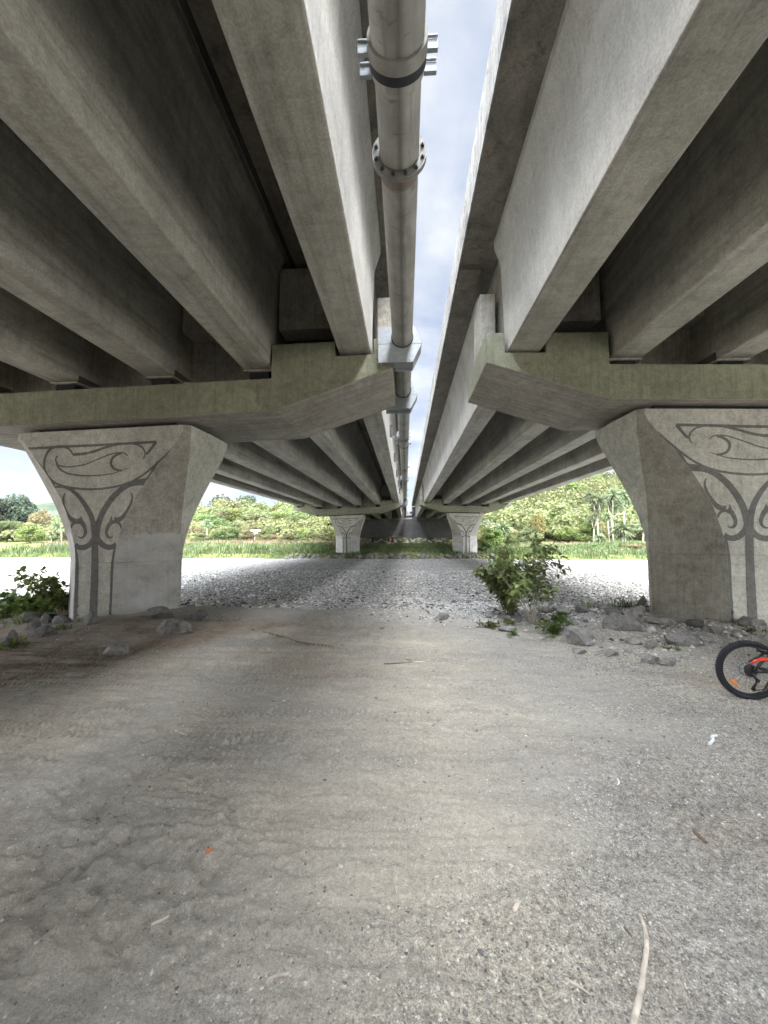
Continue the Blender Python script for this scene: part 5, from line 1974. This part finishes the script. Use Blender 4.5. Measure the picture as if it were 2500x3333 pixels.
# ------------------------------------------------------------------ PEOPLE (far away, walking)
def make_person(x, y, z, rz, label, stride, arm, top_mat, long_top, hair_long, height=1.75):
    e = empty("person", (x, y, z), label, "person", rot=(0, 0, rz))
    s = height / 1.75
    bm = bmesh.new()
    lay = bm.verts.layers.skin.verify()
    V = {}

    def j(n, co, r, par=None, root=False):
        v = bm.verts.new(Vector(co) * s)
        v[lay].radius = (r[0] * s, r[1] * s) if hasattr(r, "__len__") else (r * s, r * s)
        v[lay].use_root = root
        V[n] = v
        if par:
            bm.edges.new((V[par], v))
    j("pelvis", (0, 0, 0.95), (0.155, 0.115), root=True)
    j("waist", (0, 0.01, 1.12), (0.135, 0.10), "pelvis")
    j("chest", (0, 0.0, 1.32), (0.165, 0.115), "waist")
    j("collar", (0, 0, 1.45), (0.09, 0.075), "chest")
    j("neck", (0, 0.01, 1.52), 0.052, "collar")
    j("jaw", (0, 0.025, 1.58), (0.062, 0.07), "neck")
    j("brow", (0, 0.01, 1.66), (0.078, 0.095), "jaw")
    j("crown", (0, 0.0, 1.72), (0.055, 0.065), "brow")
    for sd, sx in (("l", -1), ("r", 1)):
        st = stride * sx
        j("hip" + sd, (0.095 * sx, 0, 0.88), 0.088, "pelvis")
        j("knee" + sd, (0.10 * sx, st * 0.55 + 0.03, 0.50), 0.058, "hip" + sd)
        j("calf" + sd, (0.10 * sx, st * 0.75 - 0.01, 0.34), 0.055, "knee" + sd)
        j("ankle" + sd, (0.10 * sx, st - 0.02, 0.09), 0.036, "calf" + sd)
        j("toe" + sd, (0.11 * sx, st + 0.15, 0.03), (0.042, 0.026), "ankle" + sd)
        sw = -arm * sx
        j("shoulder" + sd, (0.185 * sx, 0, 1.40), 0.056, "collar")
        j("elbow" + sd, (0.235 * sx, sw * 0.4 - 0.02, 1.12), 0.040, "shoulder" + sd)
        j("wrist" + sd, (0.235 * sx, sw + 0.06, 0.88), 0.027, "elbow" + sd)
        j("palm" + sd, (0.232 * sx, sw + 0.08, 0.82), (0.018, 0.036), "wrist" + sd)
        for k in range(4):
            j("f%d" % k + sd, (0.228 * sx, sw + 0.055 + 0.019 * k, 0.765), 0.0095, "palm" + sd)
            j("g%d" % k + sd, (0.215 * sx, sw + 0.055 + 0.019 * k, 0.725 - 0.006 * (1 if k in (1, 2) else 0)), 0.0085, "f%d" % k + sd)
        j("t0" + sd, (0.215 * sx, sw + 0.125, 0.81), 0.011, "palm" + sd)
        j("t1" + sd, (0.205 * sx, sw + 0.145, 0.775), 0.010, "t0" + sd)
    j("nose", (0, 0.115, 1.625), 0.014, "brow")
    for sx in (-1, 1):
        j("ear%d" % sx, (0.088 * sx, 0.0, 1.63), 0.014, "brow")
    me = bpy.data.meshes.new("person_body")
    bm.to_mesh(me)
    bm.free()
    o = link("body", me, M["skin"], e)
    o.modifiers.new("skin", "SKIN").use_smooth_shade = True
    sub = o.modifiers.new("sub", "SUBSURF")
    sub.levels = sub.render_levels = 1

    def loft(rows, name, mat, seg=20):
        mb = MB()
        vs, fs = [], []
        for z_0, rx_, ry_, oy in rows:
            for k in range(seg):
                a = 2 * math.pi * k / seg
                wob = 1 + 0.03 * math.sin(3 * a + z_0 * 9)
                vs.append((rx_ * math.cos(a) * wob * s, (oy + ry_ * math.sin(a) * wob) * s, z_0 * s))
        for i in range(len(rows) - 1):
            for k in range(seg):
                k2 = (k + 1) % seg
                fs.append((i * seg + k, i * seg + k2, (i + 1) * seg + k2, (i + 1) * seg + k))
        mb.add(vs, fs, True)
        return mb.build(name, M[mat], e)
    hem = 0.62 if long_top else 0.86
    loft([(hem, 0.225, 0.18, 0.0), (0.9, 0.205, 0.165, 0.0), (1.1, 0.178, 0.14, 0.0), (1.3, 0.20, 0.15, 0.0), (1.42, 0.165, 0.12, 0.0), (1.475, 0.085, 0.085, 0.0)], "shirt", top_mat)
    for sx in (-1, 1):
        mb = MB()
        sw = -arm * sx
        if not long_top:
            mb.tube([Vector((0.15 * sx, 0, 1.42)) * s, Vector((0.205 * sx, 0, 1.33)) * s, Vector((0.235 * sx, sw * 0.35, 1.15)) * s], [0.075 * s, 0.072 * s, 0.066 * s], 12)
            mb.build("sleeve", M[top_mat], e)
            mb = MB()
            st = stride * sx
            mb.tube([Vector((0.075 * sx, 0, 0.93)) * s, Vector((0.10 * sx, st * 0.3, 0.7)) * s, Vector((0.105 * sx, st * 0.55 + 0.02, 0.46)) * s], [0.115 * s, 0.105 * s, 0.095 * s], 14)
            mb.build("shorts_leg", M["blackcloth"], e)
        mb = MB()
        st = stride * sx
        mb.tube([Vector((0.10 * sx, st - 0.07, 0.05)) * s, Vector((0.105 * sx, st + 0.03, 0.055)) * s, Vector((0.11 * sx, st + 0.15, 0.04)) * s, Vector((0.11 * sx, st + 0.21, 0.035)) * s], [0.045 * s, 0.052 * s, 0.048 * s, 0.03 * s], 10)
        mb.build("shoe", M["white"], e)
    rows = [(1.60, 0.083, 0.095, -0.03), (1.66, 0.094, 0.112, -0.012), (1.72, 0.084, 0.10, -0.004), (1.765, 0.05, 0.06, 0.0), (1.78, 0.01, 0.012, 0.0)]
    if hair_long:
        rows = [(1.40, 0.075, 0.035, -0.095), (1.52, 0.085, 0.06, -0.06)] + rows
    loft(rows, "hair", "hair")
    for sx in (-1, 1):
        mb = MB()
        mb.box((0.032 * sx * s, 0.098 * s, 1.655 * s), (0.022 * s, 0.012 * s, 0.010 * s))
        mb.build("eye", M["hair"], e)
    mb = MB()
    mb.box((0, 0.094 * s, 1.583 * s), (0.045 * s, 0.012 * s, 0.008 * s))
    mb.build("mouth", M["maroon"], e)
    return e


make_person(-5.45, 63.6, bz(-5.45, 63.6) + 0.02, 0.15, "person in dark T-shirt and shorts walking away near the far left pier", 0.20, 0.12, "blackcloth", False, False, 1.80)
make_person(-2.72, 62.3, bz(-2.72, 62.3) + 0.06, -0.1, "person in maroon sleeveless dress walking away on the path", 0.12, 0.10, "maroon", True, True, 1.70)
make_person(-2.12, 62.7, bz(-2.12, 62.7) + 0.06, 0.2, "person in dark red top half behind the one in the dress", 0.22, 0.18, "maroon", False, False, 1.72)


# ------------------------------------------------------------------ BICYCLE lying on its side
def make_bike():
    RW = 0.345
    cpt = at_z(2442, 2279, 0.0)
    g = gz(cpt.x, cpt.y)
    T = R(-1)
    e = empty("bicycle", (cpt.x, cpt.y, g), "small black and red mountain bike standing at the right picture edge", "bicycle", rot=(-T, 0, R(-7)))
    e.scale = (0.875, 0.875, 0.875)
    WB = 1.08
    hubs = {"rear": Vector((0, 0, RW)), "front": Vector((WB, 0, RW))}
    for k, c in hubs.items():
        w = MB()
        n = 64
        w.tube([c + Vector((math.cos(6.2832 * i / n) * (RW - 0.028), 0, math.sin(6.2832 * i / n) * (RW - 0.028))) for i in range(n)], 0.027, 14, closed=True)
        # knobs
        for i in range(72):
            a = 2 * math.pi * i / 72
            for oy, da in ((-0.019, 0), (0.0, 0.5), (0.019, 0)):
                aa = a + da * 2 * math.pi / 72
                rad = RW - 0.003 if oy == 0 else RW - 0.010
                w.box(c + Vector((math.cos(aa) * rad, oy, math.sin(aa) * rad)), (0.012, 0.014, 0.013), Matrix.Rotation(-aa, 3, "Y"))
        wheel = w.build("tyre", M["rubber"], e)
        m = MB()
        m.tube([c + Vector((math.cos(6.2832 * i / n) * (RW - 0.062), 0, math.sin(6.2832 * i / n) * (RW - 0.062))) for i in range(n)], 0.013, 10, closed=True)
        m.build("rim", M["black_paint"], e)
        m = MB()
        for i in range(32):
            a = 2 * math.pi * i / 32
            sd = 0.028 if i % 2 else -0.028
            a2 = a + (0.35 if (i // 2) % 2 else -0.35)
            m.tube([c + Vector((math.cos(a2) * 0.025, sd, math.sin(a2) * 0.025)), c + Vector((math.cos(a) * (RW - 0.07), 0, math.sin(a) * (RW - 0.07)))], 0.0013, 5)
        m.build("spokes", M["dark_steel"], e)
        m = MB()
        m.tube([c + Vector((0, -0.065, 0)), c + Vector((0, 0.065, 0))], 0.014, 12)
        m.tube([c + Vector((0, -0.032, 0)), c + Vector((0, -0.026, 0))], 0.03, 16)
        m.tube([c + Vector((0, 0.026, 0)), c + Vector((0, 0.032, 0))], 0.03, 16)
        m.build("hub", M["black_paint"], e)
        a = R(222)
        m = MB()
        m.box(c + Vector((math.cos(a) * 0.225, -0.012, math.sin(a) * 0.225)), (0.036, 0.012, 0.085), Matrix.Rotation(-(a + R(12)), 3, "Y"))
        m.build("spoke_reflector", M["orange"], e, 0.003)
    c = hubs["rear"]
    # cassette: toothed discs
    m = MB()
    for i, rr_ in enumerate((0.074, 0.062, 0.052, 0.042, 0.034)):
        pl = []
        nt = int(rr_ * 560)
        for q in range(nt * 2):
            a = math.pi * q / nt
            r2 = rr_ - (0.004 if q % 2 else 0)
            pl.append((r2 * math.cos(a), r2 * math.sin(a)))
        m.prism(pl, -0.034 - i * 0.005, -0.036 - i * 0.005, (c, Vector((1, 0, 0)), Vector((0, 0, 1)), Vector((0, 1, 0))))
    m.build("cassette", M["dark_steel"], e)
    m = MB()
    m.tube([c + Vector((math.cos(6.2832 * i / 40) * 0.083, -0.030, math.sin(6.2832 * i / 40) * 0.083)) for i in range(40)], 0.003, 6, closed=True)
    m.build("spoke_guard", M["steel"], e)
    m = MB()
    m.tube([c + Vector((math.cos(6.2832 * i / 36) * 0.08, 0.036, math.sin(6.2832 * i / 36) * 0.08)) for i in range(36)], 0.008, 6, closed=True)
    m.build("brake_disc", M["steel"], e)
    bb = Vector((0.42, 0, RW - 0.03))
    seat_j = Vector((0.385, 0, RW + 0.33))
    head_b = Vector((0.88, 0, RW + 0.28))
    head_t = Vector((0.845, 0, RW + 0.39))
    fr = MB()
    fr.tube([bb, seat_j], 0.017, 12)
    fr.tube([bb, head_b], 0.024, 14)
    fr.tube([seat_j, head_t], 0.018, 12)
    fr.tube([head_b + Vector((0.012, 0, -0.03)), head_t + Vector((-0.012, 0, 0.03))], 0.023, 14)
    fr.tube([bb + Vector((0, -0.045, 0)), bb + Vector((0, 0.045, 0))], 0.025, 14)
    frame = fr.build("frame", M["black_paint"], e)
    for s in (-1, 1):
        m = MB()
        m.tube([c + Vector((0, s * 0.066, 0)), c + Vector((0.14, s * 0.06, 0.006)), bb + Vector((-0.03, s * 0.03, 0))], [0.012, 0.015, 0.016], 10)
        m.build("chain_stay", M["black_paint"], frame)
        m = MB()
        m.tube([c + Vector((0, s * 0.066, 0.008)), c + Vector((0.06, s * 0.066, 0.075)), c + Vector((0.18, s * 0.045, 0.185)), seat_j + Vector((-0.005, s * 0.018, -0.03))], [0.013, 0.015, 0.013, 0.012], 10)
        m.build("seat_stay", M["black_paint"], frame)
    m = MB()
    m.tube([c + Vector((-0.02, -0.072, 0.10)), c + Vector((0.02, -0.072, 0.13)), c + Vector((0.10, -0.066, 0.15)), c + Vector((0.28, -0.05, 0.16)), bb + Vector((-0.02, -0.03, 0.16))], [0.014, 0.016, 0.022, 0.02, 0.016], 10)
    m.build("swing_arm", M["red_paint"], frame)
    m = MB()
    m.tube([c + Vector((0.10, 0, 0.24)), c + Vector((0.30, 0, 0.20))], 0.02, 12)
    m.tube([c + Vector((0.14, 0, 0.232)), c + Vector((0.25, 0, 0.21))], 0.031, 12)
    m.build("shock", M["black_paint"], frame)
    m = MB()
    m.tube([c + Vector((0.30, 0.05, -0.02)), c + Vector((0.26, 0.20, -RW + 0.01))], 0.010, 8)
    m.tube([c + Vector((0.26, 0.20, -RW + 0.01)), c + Vector((0.22, 0.21, -RW + 0.012))], 0.012, 8)
    m.build("kickstand", M["dark_steel"], e)
    # derailleur and chain
    m = MB()
    m.tube([c + Vector((0.0, -0.055, -0.01)), c + Vector((0.02, -0.07, -0.07)), c + Vector((0.045, -0.068, -0.10))], [0.012, 0.018, 0.014], 8)
    m.tube([c + Vector((0.045, -0.062, -0.10)), c + Vector((0.0, -0.062, -0.20))], 0.010, 8)
    for q in ((0.045, -0.10), (0.0, -0.20)):
        m.tube([c + Vector((q[0], -0.066, q[1])), c + Vector((q[0], -0.056, q[1]))], 0.024, 14)
    m.build("derailleur", M["black_paint"], e)
    m = MB()
    cr = bb
    m.tube([c + Vector((0.01, -0.045, 0.05)), cr + Vector((0.0, -0.052, 0.075))], 0.005, 6)
    m.tube([c + Vector((0.0, -0.06, -0.224)), cr + Vector((0.0, -0.052, -0.075))], 0.005, 6)
    m.tube([c + Vector((-0.04, -0.045, -0.02)), c + Vector((0.05, -0.06, -0.08)), c + Vector((0.02, -0.06, -0.13)), c + Vector((-0.02, -0.06, -0.19))], 0.005, 6)
    m.build("chain", M["dark_steel"], e)
    m = MB()
    pl = [((0.078 - (0.005 if q % 2 else 0)) * math.cos(math.pi * q / 34), (0.078 - (0.005 if q % 2 else 0)) * math.sin(math.pi * q / 34)) for q in range(68)]
    m.prism(pl, -0.056, -0.050, (cr, Vector((1, 0, 0)), Vector((0, 0, 1)), Vector((0, 1, 0))))
    ck = m.build("chainring", M["dark_steel"], e)
    for s, a in ((-1, R(200)), (1, R(20))):
        d = Vector((math.cos(a), 0, math.sin(a)))
        m = MB()
        m.tube([cr + Vector((0, s * 0.065, 0)), cr + d * 0.17 + Vector((0, s * 0.08, 0))], [0.014, 0.011], 8)
        m.build("crank", M["black_paint"], e)
        m = MB()
        m.box(cr + d * 0.17 + Vector((0, s * 0.135, 0)), (0.10, 0.09, 0.024))
        m.build("pedal", M["black_paint"], e, 0.006)
    # seat post, saddle, fork, bars
    m = MB()
    m.tube([seat_j, seat_j + Vector((0.0, 0, 0.18))], 0.014, 10)
    m.build("seat_post", M["black_paint"], e)
    m = MB()
    sp_ = seat_j + Vector((0.06, 0, 0.19))
    rows = [(-0.13, 0.075, 0.03), (-0.08, 0.072, 0.035), (0.0, 0.04, 0.03), (0.08, 0.024, 0.024), (0.14, 0.018, 0.016)]
    m.tube([sp_ + Vector((r_[0], 0, 0)) for r_ in rows], [r_[1] for r_ in rows], 14)
    m.v = [(a, b, sp_.z + (z - sp_.z) * 0.4) for a, b, z in m.v]
    m.build("saddle", M["rubber"], e)
    fh = hubs["front"]
    for s in (-1, 1):
        m = MB()
        m.tube([fh + Vector((0, s * 0.06, 0)), head_b + Vector((0.03, s * 0.06, -0.05))], [0.016, 0.019], 10)
        m.build("fork_leg", M["black_paint"], e)
    m = MB()
    m.tube([head_b + Vector((0.03, -0.07, -0.04)), head_b + Vector((0.03, 0.07, -0.04))], 0.02, 10)
    m.tube([head_t + Vector((-0.01, 0, 0.03)), head_t + Vector((-0.02, 0, 0.07)), head_t + Vector((0.04, 0, 0.085))], 0.016, 10)
    m.tube([head_t + Vector((0.0, -0.31, 0.115)), head_t + Vector((0.03, -0.15, 0.10)), head_t + Vector((0.04, 0, 0.085)), head_t + Vector((0.03, 0.15, 0.10)), head_t + Vector((0.0, 0.31, 0.115))], 0.014, 10)
    m.build("handlebar", M["black_paint"], e)
    return e


bike = make_bike()

hz_ = MB()
hz_.box((0, 400, 80), (3600, 1600, 184))
hm = bpy.data.materials.new("haze_air")
hm.use_nodes = True
hn = hm.node_tree
hn.nodes.remove(hn.nodes["Principled BSDF"])
pv = hn.nodes.new("ShaderNodeVolumePrincipled")
pv.inputs["Color"].default_value = (0.86, 0.92, 1.0, 1)
pv.inputs["Density"].default_value = 0.00009
hn.links.new(pv.outputs[0], hn.nodes["Material Output"].inputs["Volume"])
tag(hz_.build("haze", hm), kind="stuff")

# ------------------------------------------------------------------ WORLD, SUN, CAMERA
SUN_EL, SUN_AZ = R(50), R(132)   # azimuth clockwise from +Y
LANE = 36.0
SIDES = 3.6
w = bpy.data.worlds.new("World")
SC.world = w
w.use_nodes = True
nt = w.node_tree
bg = nt.nodes["Background"]
N = nt.nodes.new
Lk = nt.links.new
sky = N("ShaderNodeTexSky")
sky.sky_type = "NISHITA"
sky.sun_disc = False
sky.sun_elevation = SUN_EL
sky.sun_rotation = SUN_AZ
sky.air_density = 1.0
sky.dust_density = 1.5
tc = N("ShaderNodeTexCoord")
sep = N("ShaderNodeSeparateXYZ")
Lk(tc.outputs["Generated"], sep.inputs[0])


def wm(op, a, b=0.0, clamp=False):
    nd = N("ShaderNodeMath")
    nd.operation = op
    nd.use_clamp = clamp
    for s_, v_ in ((nd.inputs[0], a), (nd.inputs[1], b)):
        if isinstance(v_, (int, float)):
            s_.default_value = v_
        else:
            Lk(v_, s_)
    return nd.outputs[0]


den = wm("ADD", wm("MAXIMUM", sep.outputs[2], 0.0), 0.22)
comb = N("ShaderNodeCombineXYZ")
Lk(wm("DIVIDE", sep.outputs[0], den), comb.inputs[0])
Lk(wm("DIVIDE", sep.outputs[1], den), comb.inputs[1])
cn = N("ShaderNodeTexNoise")
cn.inputs["Scale"].default_value = 1.9
cn.inputs["Detail"].default_value = 7
cn.inputs["Roughness"].default_value = 0.55
cn.inputs["Distortion"].default_value = 0.3
Lk(comb.outputs[0], cn.inputs["Vector"])
cr_ = N("ShaderNodeValToRGB")
cr_.color_ramp.elements[0].position = 0.34
cr_.color_ramp.elements[1].position = 0.58
Lk(cn.outputs["Fac"], cr_.inputs["Fac"])
# grey undersides
c2 = N("ShaderNodeTexNoise")
c2.inputs["Scale"].default_value = 3.1
c2.inputs["Detail"].default_value = 5
Lk(comb.outputs[0], c2.inputs["Vector"])
r2 = N("ShaderNodeValToRGB")
r2.color_ramp.elements[0].position = 0.38
r2.color_ramp.elements[0].color = (5.6, 6.3, 7.8, 1)
r2.color_ramp.elements[1].position = 0.6
r2.color_ramp.elements[1].color = (8.6, 8.9, 9.3, 1)
Lk(c2.outputs["Fac"], r2.inputs["Fac"])
blue = N("ShaderNodeMix")
blue.data_type = "RGBA"
blue.blend_type = "MIX"
blue.inputs[0].default_value = 0.6
Lk(sky.outputs[0], blue.inputs[6])
blue.inputs[7].default_value = (5.0, 6.3, 9.0, 1)
mixc = N("ShaderNodeMix")
mixc.data_type = "RGBA"
Lk(cr_.outputs["Color"], mixc.inputs[0])
Lk(blue.outputs[2], mixc.inputs[6])
Lk(r2.outputs["Color"], mixc.inputs[7])
# gain added out of view, overhead, behind and at the sides, to light the underside
def smooth(v, a, b):
    nd = N("ShaderNodeMapRange")
    nd.interpolation_type = "SMOOTHSTEP"
    nd.inputs["From Min"].default_value = a
    nd.inputs["From Max"].default_value = b
    Lk(v, nd.inputs["Value"])
    return nd.outputs[0]


dx, dy, dz = sep.outputs[0], sep.outputs[1], sep.outputs[2]
high = smooth(wm("SUBTRACT", dz, wm("MULTIPLY", wm("MAXIMUM", dy, 0.0), 0.36)), 0.66, 0.86)
rear = wm("MULTIPLY", smooth(wm("MULTIPLY", dy, -1.0), 0.0, 0.5), smooth(dz, 0.05, 0.5))
lane = wm("MULTIPLY", wm("MAXIMUM", high, rear), smooth(wm("SUBTRACT", 0.62, wm("ABSOLUTE", wm("SUBTRACT", dx, 0.05))), 0.0, 0.25))
sides = wm("MULTIPLY", smooth(wm("ABSOLUTE", dx), 0.74, 0.90), wm("SUBTRACT", 1.0, smooth(dz, 0.42, 0.60)))
gain = wm("ADD", wm("ADD", 1.0, wm("MULTIPLY", lane, LANE)), wm("MULTIPLY", sides, SIDES))
mul = N("ShaderNodeMix")
mul.data_type = "RGBA"
mul.blend_type = "MULTIPLY"
mul.inputs[0].default_value = 1.0
Lk(mixc.outputs[2], mul.inputs[6])
gc = N("ShaderNodeCombineXYZ")
for i, kk in enumerate((1.06, 1.0, 0.90)):
    Lk(wm("ADD", wm("MULTIPLY", wm("SUBTRACT", gain, 1.0), kk), 1.0), gc.inputs[i])
Lk(gc.outputs[0], mul.inputs[7])
Lk(mul.outputs[2], bg.inputs["Color"])
bg.inputs["Strength"].default_value = 0.071

sl = bpy.data.lights.new("sun", "SUN")
sl.energy = 1.1
sl.angle = R(12)
sl.color = (1.0, 0.95, 0.86)
so = bpy.data.objects.new("sun", sl)
COL.objects.link(so)
dirv = Vector((math.sin(SUN_AZ) * math.cos(SUN_EL), math.cos(SUN_AZ) * math.cos(SUN_EL), math.sin(SUN_EL)))
so.rotation_euler = (-dirv).to_track_quat("-Z", "Y").to_euler()
so.location = dirv * 60

cam = bpy.data.cameras.new("camera")
cam.sensor_fit = "HORIZONTAL"
cam.sensor_width = 36.0
cam.lens = 36.0 * F / 2500.0
cam.clip_start = 0.05
cam.clip_end = 3000
co = bpy.data.objects.new("camera", cam)
COL.objects.link(co)
co.location = (0, 0, EYE)
co.rotation_euler = (R(90) + PITCH, 0, YAW)
SC.camera = co

vs_ = SC.view_settings
vs_.view_transform = "Standard"
vs_.look = "None"
vs_.exposure = 0.60
vs_.gamma = 1.0
SC.render.resolution_x = 768
SC.render.resolution_y = 1024
SC.cycles.max_bounces = 10
SC.cycles.diffuse_bounces = 6
SC.cycles.use_denoising = True
SC.cycles.denoising_prefilter = "ACCURATE"
SC.cycles.use_guiding = True
SC.cycles.guiding_training_samples = 64
SC.cycles.sample_clamp_indirect = 6.0
